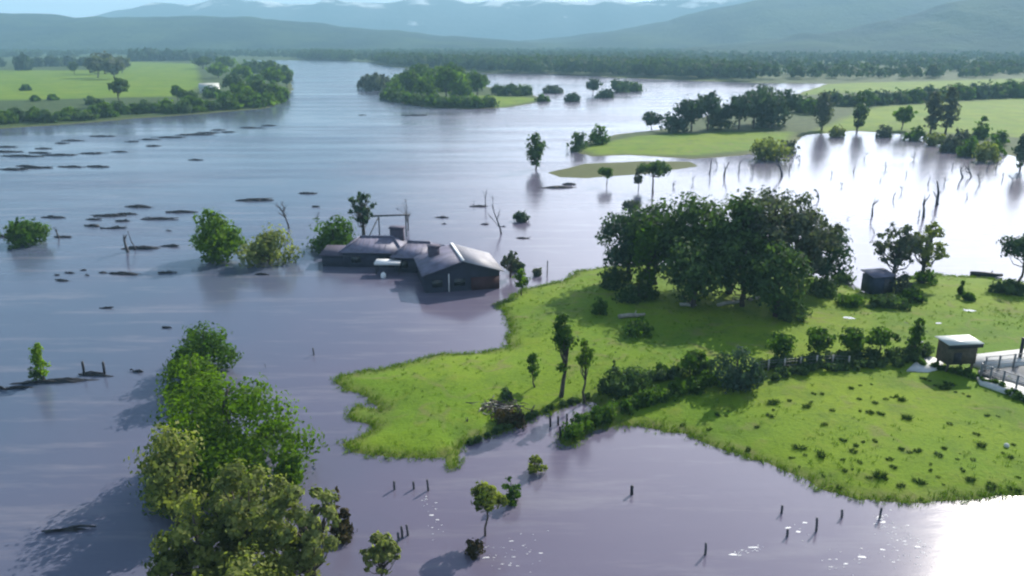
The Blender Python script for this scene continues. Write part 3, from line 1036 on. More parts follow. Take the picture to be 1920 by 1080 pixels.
def raft(x, y, wpx, label, group=None, sticks=10, fat=1.0):
    p = at(x, y)
    w = wpx / ppm(p)
    d = min(w * 0.24, 0.8 + w * 0.09) * fat
    rg = np.random.default_rng(int(x * 3 + y * 11) % 9973)
    n, k = 26, 5
    V, Q, T = [], [], []
    th = np.arange(n) * 2 * math.pi / n
    edge = 1 + 0.28 * np.sin(th * 2 + rg.uniform(0, 6)) * 0.5 + 0.55 * rg.uniform(-1, 1, n)
    for j in range(k):
        f = 1 - j / k
        V.append(np.stack([w / 2 * np.cos(th) * edge * f, d / 2 * np.sin(th) * edge * f, np.full(n, -0.15 + 0.42 * d ** 0.4 * (1 - f ** 2)) + (0.12 * rg.uniform(-1, 1, n) * d ** 0.4 if j else 0)], 1))
    V = np.concatenate(V + [np.array([[0, 0, 0.35 * d ** 0.4]])])
    for j in range(k - 1):
        for i in range(n):
            Q.append((j * n + i, j * n + (i + 1) % n, (j + 1) * n + (i + 1) % n, (j + 1) * n + i))
    T = [((k - 1) * n + i, (k - 1) * n + (i + 1) % n, k * n) for i in range(n)]
    m = MB()
    m.add(V, Q, T)
    for _ in range(sticks):
        a = rg.normal(0, 0.35)
        L = w * rg.uniform(0.2, 0.75)
        c = np.array([rg.uniform(-.35, .35) * w, rg.uniform(-.35, .35) * d, 0.12])
        e = np.array([math.cos(a), math.sin(a) * 0.5, rg.uniform(-.05, .12)]) * L / 2
        r = rg.uniform(0.05, 0.13) * (0.6 + 0.07 * w)
        m.tube([c - e, c + rg.normal(size=3) * 0.1, c + e], [r, r * 0.9, r * 0.5], 6)
    o = m.build('driftwood', M['wetwood'])
    o.location = p
    o.rotation_euler = (0, 0, rg.uniform(-0.15, 0.15))
    return tag(o, label, 'driftwood', group)


for x, y, w in [(8, 285, 62), (40, 293, 72), (76, 287, 40), (110, 291, 62), (172, 288, 46), (12, 276, 44), (80, 279, 34)]:
    raft(x, y, w, 'dark driftwood raft in the tangle floating at the far left edge', 'driftwood tangle at the far left')
for x, y, w in [(22, 318, 66), (70, 315, 50), (50, 312, 40)]:
    raft(x, y, w, 'dark driftwood bar in the nearer line at the far left edge', 'nearer driftwood line at the far left')
for x, y, w in [(135, 313, 42), (182, 313, 50)]:
    raft(x, y, w, 'slender dark driftwood bar right of the far left tangle', 'pair of slender driftwood bars')
for x, y, w in [(135, 264, 46), (190, 256, 44), (118, 269, 24), (225, 285, 28), (245, 266, 26)]:
    raft(x, y, w, 'thin driftwood streak floating below the far left hedge', 'thin driftwood streaks below the far left hedge')
for x, y, w in [(280, 262, 38), (286, 274, 26), (320, 258, 60), (365, 253, 60), (392, 249, 36), (425, 248, 26), (410, 244, 28)]:
    raft(x, y, w, 'dark driftwood raft in the long string in mid river', 'string of driftwood in mid river')
raft(470, 240, 44, 'blackest driftwood raft near the tip of the far left bank', None)
raft(504, 236, 26, 'small driftwood streak beside the blackest raft', None)
raft(368, 300, 26, 'lone faint driftwood piece in the open river', None)
raft(780, 217, 44, 'faint driftwood streak floating before the river island', None)
raft(679, 216, 14, 'tiny driftwood speck left of the river island', None)
raft(262, 388, 52, 'thick black driftwood raft on the edge of the fast river', None, fat=1.3)
raft(475, 376, 66, 'long black driftwood raft above the taller green bush', None, fat=1.2)
raft(578, 363, 32, 'small black driftwood raft right of the bare vase shaped tree', None, fat=1.2)
raft(592, 388, 14, 'little driftwood lump under the bare vase shaped tree', None)
for x, y, w in [(100, 408, 44), (205, 405, 60), (235, 402, 40), (298, 411, 60), (175, 412, 30), (340, 398, 60)]:
    raft(x, y, w, 'driftwood strip in the ragged line beside the far left green bush', 'ragged driftwood line on the left')
raft(176, 424, 28, 'squat dark driftwood heap hanging below the ragged line', None, fat=2.0)
raft(218, 428, 44, 'dark driftwood arm reaching to the thick broken trunk', None)
raft(232, 415, 24, 'small dark driftwood lump above the thick broken trunk', None)
raft(266, 466, 62, 'heavy dark driftwood raft at the foot of the thick broken trunk', None, fat=1.4)
raft(316, 462, 36, 'dark driftwood end piece trailing right of the heavy raft', None)
raft(6, 444, 44, 'dark driftwood bar left of the far left green bush', None)
raft(118, 445, 30, 'dark driftwood bar right of the far left green bush', None)
for x, y, w in [(130, 512, 24), (157, 507, 14), (193, 512, 24), (108, 516, 14), (165, 517, 10)]:
    raft(x, y, w, 'small driftwood scrap in the loose cluster on still water at left', 'loose cluster of driftwood scraps', sticks=2)
raft(117, 527, 30, 'darkest and nearest scrap under the loose driftwood cluster', None, sticks=2)
raft(234, 514, 62, 'long straight sunken log on still water at left', None, sticks=2)
raft(313, 512, 30, 'dark driftwood piece right of the long straight sunken log', None)
raft(200, 578, 24, 'lone dark scrap on the empty still water at left', None, sticks=2)
raft(312, 615, 22, 'lone dark scrap just left of the foreground trees', None, sticks=2)
raft(318, 433, 12, 'tiny driftwood speck right of the thin pole-like trunk', None, sticks=1)
raft(492, 515, 30, 'faint driftwood piece in the reflections below the low wide bush', None, sticks=2)
raft(830, 408, 30, 'thin driftwood streak in the pale water behind the house', None, sticks=2)
raft(833, 420, 14, 'tiny driftwood scrap below the thin streak behind the house', None, sticks=1)
raft(910, 421, 22, 'small driftwood scrap left of the dark floating clump', None, sticks=1)
raft(900, 387, 36, 'driftwood caught at the foot of the thin forked tree', None, sticks=3)
raft(944, 425, 12, 'dark scrap at the foot of the wispy dead tree', None, sticks=1)
raft(1045, 352, 66, 'long drifting log before the green shoal', None, sticks=3)
raft(1068, 346, 22, 'dark lump on the end of the long drifting log', None, fat=2.5)
raft(980, 447, 26, 'pale drowned scrap under the dark floating clump', None, sticks=1)
raft(108, 716, 118, 'long dark floating log beneath the small lime green tree', None, sticks=4, fat=0.8)
raft(180, 704, 72, 'floating log carrying two short upright posts', None, sticks=3, fat=0.7)
raft(30, 728, 80, 'thin slanting branch trailing off the long floating log', None, sticks=3, fat=0.5)
raft(257, 697, 32, 'short floating log left of the big round willow', None, sticks=2)
raft(130, 995, 90, 'dark drowned branch in the tree shadows at lower left', None, sticks=3, fat=0.6)

# ------------------------------------------------------------------ flooded bushes in mid picture
plant('flooded_bush', 'bush', 'rounded green bush alone in the water at the far left', 'bush', 'leaf_mid', 52, 456, 396, 88)
plant('flooded_bush', 'bush', 'tall bright green bush standing in the flood left of the house', 'willow', 'leaf_bright', 410, 486, 374, 104)
plant('flooded_bush', 'bush', 'low wide olive bush in the flood beside the tall bright one', 'bush', 'leaf_olive', 506, 494, 416, 104)
plant('house_bush', 'bush', 'green round bush against the left end of the flooded house', 'bush', 'leaf_mid', 628, 468, 394, 92)
plant('house_tree', 'tree', 'grey feathery tree rising behind the left end of the house', 'airy', 'leaf_blue', 682, 446, 350, 54, thick=1.6)
plant('flooded_bush', 'bush', 'dark dome shaped clump floating in the pale water beyond the house', 'bush', 'leaf_blue', 978, 414, 394, 34)
plant('house_shrub', 'bush', 'bare grey-brown shrub at the right corner of the house', 'airy', 'leaf_grey', 957, 520, 464, 42, thick=1.5)
plant('house_shrub', 'bush', 'dark shrub behind the bare one at the right corner of the house', 'bush', 'leaf_blue', 968, 506, 484, 34)
plant('house_shrub', 'bush', 'thin green sapling at the waterline right of the house', 'slim', 'leaf_bright', 978, 556, 505, 36)
plant('house_shrub', 'bush', 'small dark shrub near the leaning grey post', 'bush', 'leaf_grey', 1008, 516, 500, 18)

# ------------------------------------------------------------------ the flooded house
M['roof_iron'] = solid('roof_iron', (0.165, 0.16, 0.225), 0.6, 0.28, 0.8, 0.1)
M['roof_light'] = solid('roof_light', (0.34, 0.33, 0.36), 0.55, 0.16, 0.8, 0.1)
M['dark_wall'] = solid('dark_wall', (0.030, 0.034, 0.060), 0.7, 0.2, 1.0)
M['maroon_wall'] = solid('maroon_wall', (0.055, 0.022, 0.030), 0.7, 0.2, 1.0)
M['white_paint'] = solid('white_paint', (0.80, 0.80, 0.80), 0.5, 0.05, 1.0)
M['chimney_brick'] = solid('chimney_brick', (0.085, 0.075, 0.11), 0.85, 0.3, 6.0, 0.3)


def slab(m, pts, th):
    """thick sheet below a quad"""
    a = np.array(pts, float)
    n = np.cross(a[1] - a[0], a[3] - a[0])
    n = n / np.linalg.norm(n)
    if n[2] < 0:
        n = -n
    b = a - n * th
    m.add(np.concatenate([a, b]), [(0, 1, 2, 3), (7, 6, 5, 4), (0, 4, 5, 1), (1, 5, 6, 2), (2, 6, 7, 3), (3, 7, 4, 0)])


def corrugate(o):
    return o


def gable(t, L0, W0, wh, rise, wallmat, roofl, roofr, over=0.45, wallmats=None):
    """a gabled volume; ridge along local y, x across. wall and the two roof slopes as parts"""
    m = MB()
    x, y = W0 / 2, L0 / 2
    m.add([(-x, -y, -0.6), (x, -y, -0.6), (x, y, -0.6), (-x, y, -0.6), (-x, -y, wh), (x, -y, wh), (x, y, wh), (-x, y, wh), (0, -y, wh + rise), (0, y, wh + rise)],
          [(3, 0, 4, 7), (1, 2, 6, 5), (0, 1, 5, 4), (2, 3, 7, 6)], [(4, 5, 8), (6, 7, 9)])
    m.build('wall', M[wallmat], t)
    sl = rise / x
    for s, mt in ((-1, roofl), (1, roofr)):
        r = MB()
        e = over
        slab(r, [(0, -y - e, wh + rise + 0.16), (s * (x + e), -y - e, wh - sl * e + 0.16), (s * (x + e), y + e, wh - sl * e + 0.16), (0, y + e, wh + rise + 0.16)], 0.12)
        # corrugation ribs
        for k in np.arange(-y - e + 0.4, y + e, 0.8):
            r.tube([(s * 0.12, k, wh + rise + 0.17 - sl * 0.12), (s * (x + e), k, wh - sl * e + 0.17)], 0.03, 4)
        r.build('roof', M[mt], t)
    c = MB()
    c.box((0, 0, wh + rise + 0.19), (0.34, 2 * y + 2 * over, 0.10))
    c.build('ridge_cap', M['white_paint'] if roofr == 'roof_light' else M[roofl], t)


def opening(t, name, c, d, mat='dark_glass', frame=True):
    m = MB()
    m.box(c, d)
    o = m.build(name, M[mat], t)
    if frame:
        f = MB()
        ax = 0 if d[0] > d[1] else 1
        w, h = d[ax], d[2]
        th = min(d[0], d[1]) + 0.05
        for s in (-1, 1):
            cc = list(c)
            cc[ax] += s * (w / 2 + 0.05)
            dd = [th, th, h + 0.2]
            dd[ax] = 0.1
            f.box(cc, dd)
            cc = list(c)
            cc[2] += s * (h / 2 + 0.05)
            dd = [th, th, 0.1]
            dd[ax] = w
            f.box(cc, dd)
        f.build('frame', M['white_paint'], o)
    return o


# front wing: gable end towards the camera
a, b = at(795, 556), at(937, 540)
mid_ = (a + b) / 2
rzh = math.atan2(b.y - a.y, b.x - a.x) * 0.62
wid = 9.4
c0 = at(868, 545)
dep = 8.2
hloc = Vector((c0.x, c0.y, 0)) + Vector((-math.sin(rzh), math.cos(rzh), 0)) * dep / 2
front = thing('flooded_house', 'dark walled house wing with grey iron gable roof nearest the camera in the flood', 'house', hloc, rzh, 'flooded farmhouse')
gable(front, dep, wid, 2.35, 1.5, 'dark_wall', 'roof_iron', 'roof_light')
m = MB()
m.box((wid * 0.25 + 0.5, -dep / 2 - 0.03, 0.55), (wid * 0.5 - 1.1, 0.08, 2.2))
o = m.build('cladding_panel', M['maroon_wall'], front)
o['label'] = 'dark maroon boarded part of the end wall'
m = MB()
m.box((-1.75, -dep / 2 - 0.05, 1.0), (0.12, 0.1, 2.6))
m.build('downpipe', M['white_paint'], front)
opening(front, 'window', (-3.2, -dep / 2 - 0.03, 1.15), (1.3, 0.08, 0.9), frame=False)
opening(front, 'window', (-0.4, -dep / 2 - 0.03, 1.15), (1.4, 0.08, 0.9), frame=False)
opening(front, 'window', (wid / 2 + 0.03, 0.5, 1.1), (0.08, 1.3, 0.9))
m = MB()
m.box((-2.7, 2.4, 3.15), (1.4, 1.2, 2.3))
m.box((-2.7, 2.4, 4.35), (1.6, 1.4, 0.12))
ch = m.build('chimney', M['chimney_brick'], front)
# back wing, long, roof sloping to the camera
p1, p2 = at(655, 500), at(812, 514)
cw = at(762, 509)
rz2 = -0.10
wl = 58 / ppm(cw)
for nm, cx, cy, wpx, lab, rot, ridge in [
        ('flooded_house', 782, 511, 74, 'middle house wing with dark walls and grey roof between the two chimneys', -0.12, 1.3),
        ('flooded_house', 702, 501, 112, 'left house wing with low grey hipped roof behind the white canopy', -0.06, 1.4)]:
    p = at(cx, cy)
    wm = wpx / ppm(p)
    dp = 6.4
    t = thing(nm, lab, 'house', p + Vector((0, dp / 2, 0)), rot, 'flooded farmhouse')
    m = MB()
    wh = 2.2
    m.box((0, 0, wh / 2 - 0.3), (wm, dp, wh + 0.6))
    m.build('wall', M['dark_wall'], t)
    x, y, e, zt = wm / 2 + 0.4, dp / 2 + 0.45, wh - 0.05, wh + ridge
    hip = min(2.2, wm * 0.28)
    r = MB()
    slab(r, [(-x, -y, e), (x, -y, e), (x - hip, 0, zt), (-x + hip, 0, zt)], 0.1)
    slab(r, [(x, y, e), (-x, y, e), (-x + hip, 0, zt), (x - hip, 0, zt)], 0.1)
    for s in (-1, 1):
        V = np.array([(s * x, -y, e), (s * x, y, e), (s * (x - hip), 0, zt)])
        r.add(np.concatenate([V, V - [0, 0, 0.1]]), [(0, 1, 4, 3), (1, 2, 5, 4), (2, 0, 3, 5)], [(0, 1, 2), (5, 4, 3)])
    for k in np.arange(-x + hip, x - hip + 0.1, 0.8):
        r.tube([(k, -y, e + 0.02), (k, 0, zt + 0.02)], 0.03, 4)
    r.build('roof', M['roof_iron'], t)
    c = MB()
    c.tube([(-x + hip, 0, zt + 0.03), (x - hip, 0, zt + 0.03)], 0.12, 6)
    for s in (-1, 1):
        c.tube([(s * (x - hip), 0, zt + 0.03), (s * x, -y, e + 0.05)], 0.09, 6)
    c.build('ridge_cap', M['roof_iron'], t)
    for k in (-0.28, 0.2):
        opening(t, 'window', (k * wm, -dp / 2 - 0.03, 1.1), (1.3, 0.08, 0.9), frame=False)
    if wpx > 100:
        m = MB()
        m.box((wm * 0.32, 1.4, wh + 1.2), (1.9, 1.2, 2.3))
        m.box((wm * 0.32, 1.4, wh + 2.42), (2.15, 1.45, 0.16))
        m.build('chimney', M['chimney_brick'], t)
# low lean-to at the left end
p = at(640, 500)
t = thing('lean_to_shed', 'low dark lean-to at the left end of the flooded house', 'shed', p + Vector((0, 2.0, 0)), -0.05, 'flooded farmhouse')
m = MB()
m.box((0, 0, 0.55), (5.2, 3.6, 2.1))
m.build('wall', M['dark_wall'], t)
r = MB()
slab(r, [(-2.9, -2.1, 1.62), (2.72, -2.1, 1.62), (2.72, 2.1, 2.05), (-2.9, 2.1, 2.05)], 0.1)
r.build('roof', M['chimney_brick'], t)
# white canopy on posts
p = at(727, 515)
k = ppm(p)
t = thing('white_canopy', 'small flat white canopy on posts before the house', 'canopy', p, -0.02)
m = MB()
wq = 48 / k
m.box((0, 0.8, 1.62), (wq, 1.9, 0.16))
m.build('roof', M['white_paint'], t)
m = MB()
m.box((0, -0.16, 1.54), (wq + 0.04, 0.05, 0.34))
m.build('fascia', M['white_paint'], t)
for sx in (-0.45, 0.45):
    for sy in (0.0, 1.6):
        m = MB()
        m.tube([(sx * wq, sy, -0.5), (sx * wq, sy, 1.55)], 0.07, 6)
        m.build('leg', M['wetwood'], t)
p = at(719, 520)
m = MB()
m.tube([(0, 0, -0.4), (0, 0, 0.42), (0, 0, 0.62)], [0.34, 0.36, 0.2], 10)
m.tube([(0, 0, 0.60), (0, 0, 0.72)], 0.1, 8)
o = m.build('white_drum', M['white_paint'])
o.location = p
tag(o, 'small white drum floating below the white canopy', 'drum')
# bare timber frame behind the house
pl_, pr_ = at(712, 446), at(762, 444)
t = thing('timber_frame', 'bare timber frame like a goal standing behind the house roof', 'frame', pl_, math.atan2(pr_.y - pl_.y, pr_.x - pl_.x))
Lf = (pr_ - pl_).length
hf = top_z(pl_.y, 406)
for s in (0, 1):
    m = MB()
    m.box((s * Lf, 0, hf / 2 - 0.3), (0.2, 0.2, hf + 0.6))
    m.build('post', M['greywood'], t)
m = MB()
m.box((Lf * 0.5, 0, hf + 0.11), (Lf + 1.4, 0.24, 0.22))
m.build('beam', M['wetwood'], t)
m = MB()
m.tube([(0, -0.15, hf), (-2.0, -0.15, -0.3)], 0.1, 6)
m.build('brace', M['palebark'], t)

# ------------------------------------------------------------------ the big grove on the point
grove = [(1175, 535, 392, 120, 'grove', 'leaf_blue', 'dark tree at the far left of the big grove on the point'),
         (1228, 545, 376, 140, 'grove', 'leaf_dark', 'dark rounded tree second from the left in the big grove'),
         (1300, 556, 372, 160, 'grove', 'leaf_dark', 'dense dark tree in the middle of the big grove'),
         (1365, 562, 362, 160, 'grove', 'leaf_dark', 'tall dark tree left of the highest crown in the big grove'),
         (1432, 560, 340, 185, 'canopy', 'leaf_grey', 'highest and greyest tree of the big grove'),
         (1500, 556, 392, 150, 'airy', 'leaf_grey', 'airy grey tree right of the highest crown in the big grove'),
         (1543, 542, 418, 104, 'grove', 'leaf_blue', 'smaller rounded tree at the right end of the big grove'),
         (1212, 560, 424, 78, 'tall', 'leaf_mid', 'lighter green tree at the front left of the big grove'),
         (1452, 608, 460, 130, 'grove', 'leaf_dark', 'dark hanging tree at the front right of the big grove'),
         (1298, 590, 455, 130, 'grove', 'leaf_dark', 'shaded tree at the front centre of the big grove'),
         (1390, 588, 440, 120, 'grove', 'leaf_dark', 'shaded tree at the front of the highest crown')]
for x, yb, yt, w, k, mt, lb in grove:
    plant('grove_tree', 'tree', lb, k, mt, x, yb, yt, w, 'big dark grove on the point', leaf=0.26, thick=1.2, dens=0.9)
for x, yb, yt, w, lb in [(1150, 548, 505, 66, 'dark bush at the left foot of the big grove by the water'), (1195, 572, 530, 80, 'dark bush under the lighter green tree of the grove'),
                         (1540, 560, 525, 66, 'dark bush at the right foot of the big grove'), (1478, 610, 560, 64, 'dark bush in the front right shade of the grove')]:
    plant('grove_bush', 'bush', lb, 'bush', 'leaf_dark', x, yb, yt, w)
plant('grove_bush', 'bush', 'small dark shrub alone on the grass left of the grove', 'bush', 'leaf_mid', 1124, 600, 562, 34)
plant('grove_bush', 'bush', 'low dark shrub on the grass below the grove shade', 'bush', 'leaf_mid', 1196, 640, 608, 62)


def log(x, y, wpx, label, rz, mat='driftwood', r=0.22, cat='log'):
    p = at(x, y)
    g = max(gz(p.x, p.y), 0)
    p = at(x, y, g + r * 0.7)
    L = wpx / ppm(p)
    m = MB()
    m.tube([(-L / 2, 0, 0), (-L * 0.1, 0.1, 0.06), (L * 0.25, -0.05, 0.02), (L / 2, 0.1, 0.05)], [r, r * 0.95, r * 0.8, r * 0.55], 9)
    m.tube([(L * 0.1, 0, 0.05), (L * 0.2, 0.4, 0.5)], [r * 0.4, r * 0.15], 6)
    o = m.build('fallen_log', M[mat])
    o.location = p
    o.rotation_euler = (0, 0, rz)
    return tag(o, label, cat)


log(1370, 568, 62, 'long pale fallen log lying in the shade of the grove', 0.45)
log(1415, 560, 28, 'shorter pale log right of the long one in the grove shade', 0.5)
log(1290, 572, 30, 'pale log end lying at the front of the grove', -0.2)
log(1850, 515, 54, 'dark fallen trunk at the waterline near the right edge tree', -0.25, 'wetwood', 0.35)
log(1185, 592, 52, 'pale grassy log lying left of the grove shade', 0.2, 'palebark', 0.25)
snag(1407, 548, 505, 10, 'pale bare trunk catching light inside the big grove', depth=1, kids=2, mat='driftwood', thick=2.0)

# right of the grove
plant('lakeside_tree', 'tree', 'airy purple-grey tree behind the small blue-grey shed', 'airy', 'leaf_grey', 1672, 538, 410, 92, bark='greywood', leaf=0.24, thick=1.3, dens=1.0)
plant('lakeside_tree', 'tree', 'airy leaning tree right of the small blue-grey shed', 'airy', 'leaf_olive', 1726, 536, 412, 84, bark='greywood', leaf=0.24, thick=1.3, dens=0.9)
plant('lakeside_tree', 'tree', 'dark round headed tree on the right edge by the lake', 'lollipop', 'leaf_blue', 1912, 540, 440, 82, leaf=0.24)
plant('lakeside_bush', 'bush', 'green bush under the airy leaning tree', 'bush', 'leaf_mid', 1732, 536, 500, 44)
plant('lakeside_bush', 'bush', 'dark ground hugging bush left of the small shed', 'bush', 'leaf_mid', 1592, 582, 556, 56)
plant('lakeside_bush', 'bush', 'dark ground hugging bush before the small shed', 'bush', 'leaf_dark', 1660, 584, 560, 80)
plant('lakeside_bush', 'bush', 'dark ground hugging bush right of the small shed', 'bush', 'leaf_mid', 1712, 576, 546, 50)
plant('lakeside_bush', 'bush', 'grey-green leafy bush leaning on the small shed', 'bush', 'leaf_grey', 1692, 556, 508, 44)
plant('lakeside_bush', 'bush', 'little pointed shrub on the grass below the fallen trunk', 'cone', 'leaf_mid', 1800, 562, 536, 18)
plant('lakeside_bush', 'bush', 'little dark shrub beside the little pointed one', 'bush', 'leaf_mid', 1814, 574, 556, 22)
plant('lakeside_bush', 'bush', 'small dark bush at the lake edge between grove and shed', 'bush', 'leaf_dark', 1580, 528, 508, 40)
plant('lakeside_bush', 'bush', 'long low dark bush on the bank under the right edge tree', 'bush', 'leaf_dark', 1890, 560, 535, 76)
M['blue_board'] = solid('blue_board', (0.045, 0.06, 0.10), 0.7, 0.25, 2.0)
p = at(1652, 556)
p.z = gz(p.x, p.y)
t = thing('small_shed', 'small blue-grey shed beneath the airy trees by the lake', 'shed', p + Vector((0, 1.4, -0.1)), 0.25)
m = MB()
m.box((0, 0, 1.1), (2.9, 2.2, 2.2))
m.build('wall', M['blue_board'], t)
m = MB()
slab(m, [(-1.65, -1.3, 2.3), (1.65, -1.3, 2.3), (1.65, 1.3, 2.62), (-1.65, 1.3, 2.62)], 0.1)
m.build('roof', M['roof_iron'], t)
m = MB()
m.box((0.5, -1.13, 0.95), (0.9, 0.08, 1.85))
m.build('door', M['greywood'], t)

# ------------------------------------------------------------------ the point and the track
plant('point_tree', 'tree', 'slender dark green tree standing on the grassy point', 'slim', 'leaf_mid', 1052, 748, 590, 62, leaf=0.17, thick=1.3, dens=1.6)
plant('point_tree', 'tree', 'thin sapling with a bare stem right of the slender tree', 'slim', 'leaf_bright', 1094, 756, 630, 44, leaf=0.16, dens=0.8)
plant('point_tree', 'tree', 'small sparse sapling left of the slender tree', 'slim', 'leaf_mid', 1000, 735, 668, 40, leaf=0.15)
plant('point_tree', 'tree', 'thin pointed dark conifer on the track bank', 'cone', 'leaf_dark', 1151, 735, 660, 20)
plant('track_bush', 'bush', 'broad dark bush at the foot of the thin conifer', 'bush', 'leaf_dark', 1170, 740, 688, 92)
plant('track_bush', 'bush', 'small lime round bush between broad dark bush and round one', 'bush', 'leaf_bright', 1240, 718, 685, 34)
plant('track_bush', 'bush', 'neat round green bush left of the biggest dark bush on the track', 'lollipop', 'leaf_mid', 1294, 728, 670, 52)
plant('track_bush', 'bush', 'biggest blue-dark round bush beside the track', 'bush', 'leaf_blue', 1376, 740, 640, 96)
for x, yb, yt, w, lb in [(1460, 694, 638, 58, 'round green tree just right of the biggest dark bush'), (1531, 690, 628, 58, 'round green tree with a spiky top in the track row'),
                         (1592, 686, 630, 54, 'round green tree in the middle of the track row'), (1646, 684, 630, 56, 'flattened green tree next to the tallest in the track row'),
                         (1710, 684, 610, 40, 'tallest upright green tree ending the track row')]:
    plant('track_tree', 'tree', lb, 'oak' if w > 45 else 'tall', 'leaf_mid', x, yb, yt, w, 'row of round trees along the track')


def hedge(name, pts, wpx, hm, mat, label, seed, leaf=0.17):
    rg = np.random.default_rng(seed)
    P = np.array([(at(x, y).x, at(x, y).y) for x, y in pts])
    seg = np.linalg.norm(np.diff(P, axis=0), axis=1)
    cum = np.concatenate([[0], np.cumsum(seg)])
    w = wpx / ppm(at(*pts[len(pts) // 2]))
    n_cl = int(cum[-1] * 4.0)
    s = rg.uniform(0, cum[-1], n_cl)
    cx = np.interp(s, cum, P[:, 0]) + rg.normal(size=n_cl) * w * 0.25
    cy = np.interp(s, cum, P[:, 1]) + rg.normal(size=n_cl) * w * 0.25
    g = np.maximum(ground_h(np.stack([cx, cy], 1)), 0)
    top = hm * (0.7 + 0.5 * rg.random(n_cl))
    cz = g + top * rg.uniform(0.35, 0.7, n_cl)
    r = rg.uniform(0.4, 0.75, n_cl) * hm * 0.85
    k = int(70 * (0.17 / leaf) ** 2)
    dd = unit(rg.normal(size=(n_cl * k, 3)))
    ci = np.repeat(np.arange(n_cl), k)
    C = np.stack([cx, cy, cz], 1)
    Pp = C[ci] + dd * (r[ci] * rg.uniform(0.5, 1.15, len(ci)))[:, None]
    Pp[:, 2] = np.maximum(Pp[:, 2], g[ci] + 0.03)
    N = unit(dd + 0.6 * rg.normal(size=dd.shape))
    o0 = np.array([P[0][0], P[0][1], 0])
    V, Q = leaf_quads(Pp - o0, N, leaf * rg.uniform(0.6, 1.4, len(ci)), rg)
    tint = np.clip(rg.random(n_cl)[ci] * 0.7 + rg.random(len(ci)) * 0.3, 0, 1)
    o = obj(name, mesh_np(name, V, Q, M[mat], tint=np.repeat(tint, 4)))
    o.location = o0
    return tag(o, label, 'hedge')


hedge('hedge', [(1068, 828), (1104, 804), (1140, 786), (1195, 770), (1262, 752), (1345, 732)], 30, 1.1, 'leaf_mid', 'dark clipped hedge between the flooded track and lower water', 1)
hedge('hedge', [(1112, 742), (1160, 736), (1230, 726), (1345, 712)], 14, 1.1, 'leaf_dark', 'thin dark hedge along the upper side of the track', 2)
hedge('hedge', [(1350, 738), (1440, 722), (1530, 712), (1620, 704), (1725, 694)], 30, 0.65, 'leaf_dark', 'grey-green scrubby hedge along the top of the lower paddock', 3)
hedge('hedge', [(1400, 712), (1470, 702), (1540, 696), (1600, 690), (1660, 688), (1740, 680)], 16, 0.9, 'leaf_dark', 'dark hedge under the row of round trees', 4)
hedge('hedge', [(880, 834), (930, 812), (990, 786), (1050, 764), (1100, 748)], 7, 0.4, 'leaf_dark', 'dark brambly bank edge along the blue inlet', 5)
hedge('hedge', [(1720, 800 - 100), (1800, 718), (1860, 740), (1930, 775)], 16, 0.5, 'leaf_mid', 'weedy fringe between lower paddock and the rail yard', 6)

# brush pile and stumps on the point
p = at(935, 772)
p.z = gz(p.x, p.y)
t = thing('brush_pile', 'heap of pale broken branches and flood rubbish on the point', 'brush pile', p)
rg = np.random.default_rng(8)
for nm, mt, n, sp in (('pale_branches', 'driftwood', 16, 1.6), ('dark_branches', 'wetwood', 40, 1.9), ('brown_branches', 'bark', 50, 1.9)):
    m = MB()
    for _ in range(n):
        c = np.array([rg.normal() * sp * 0.6 + (-0.3 if mt == 'driftwood' else 0.3), rg.normal() * sp * 0.45, rg.uniform(0.1, 0.7)])
        e = np.append(rg.normal(size=2), rg.normal() * 0.15)
        e = e / np.linalg.norm(e) * rg.uniform(0.3, 0.8)
        c[2] = max(c[2], abs(e[2]) + 0.05)
        m.tube([c - e, c + rg.normal(size=3) * 0.08, c + e], [0.07, 0.06, 0.03], 5)
    m.build(nm, M[mt], t)
t.scale = (0.8, 0.7, 0.6)
plant('point_bush', 'bush', 'dark weedy bush on top of the pale brush heap', 'bush', 'leaf_dark', 948, 752, 735, 30)
plant('point_bush', 'bush', 'brown dead bush in front of the pale brush heap', 'bush', 'leaf_brown', 955, 790, 762, 70)
snag(876, 798, 766, 9, 'dark stump standing left of the brush heap', depth=1, kids=2, mat='wetwood', thick=2.6)
snag(991, 778, 742, 12, 'dark pointed stump right of the brush heap', depth=1, kids=3, mat='wetwood', thick=2.8)
for x, yb, yt in [(1032, 800, 782), (1046, 797, 780), (1062, 800, 776), (1075, 812, 786), (1050, 822, 800)]:
    post(x, yb, yt, 'dark stake in the pale flooded track', 'stakes in the flooded track', 'wetwood', 0.09)
plant('inlet_bush', 'bush', 'dense egg shaped dark green bush in the lower water', 'bush', 'leaf_mid', 958, 940, 884, 40, leaf=0.13)
plant('inlet_bush', 'bush', 'yellow-green ragged bush at the mouth of the blue inlet', 'bush', 'leaf_yellow', 1003, 886, 846, 38, leaf=0.13)
plant('inlet_tree', 'tree', 'sparse sapling with drooping pale leaves in the lower water', 'umbrella', 'leaf_yellow', 912, 1004, 898, 86, leaf=0.15, thick=0.8)
plant('inlet_bush', 'bush', 'dark red-brown drowned shrub at the foot of the sparse sapling', 'bush', 'leaf_brown', 888, 1040, 1008, 40, leaf=0.12)
plant('inlet_bush', 'bush', 'ragged olive bush cut by the bottom edge', 'airy', 'leaf_olive', 716, 1098, 1000, 84, leaf=0.15, dens=2.2)

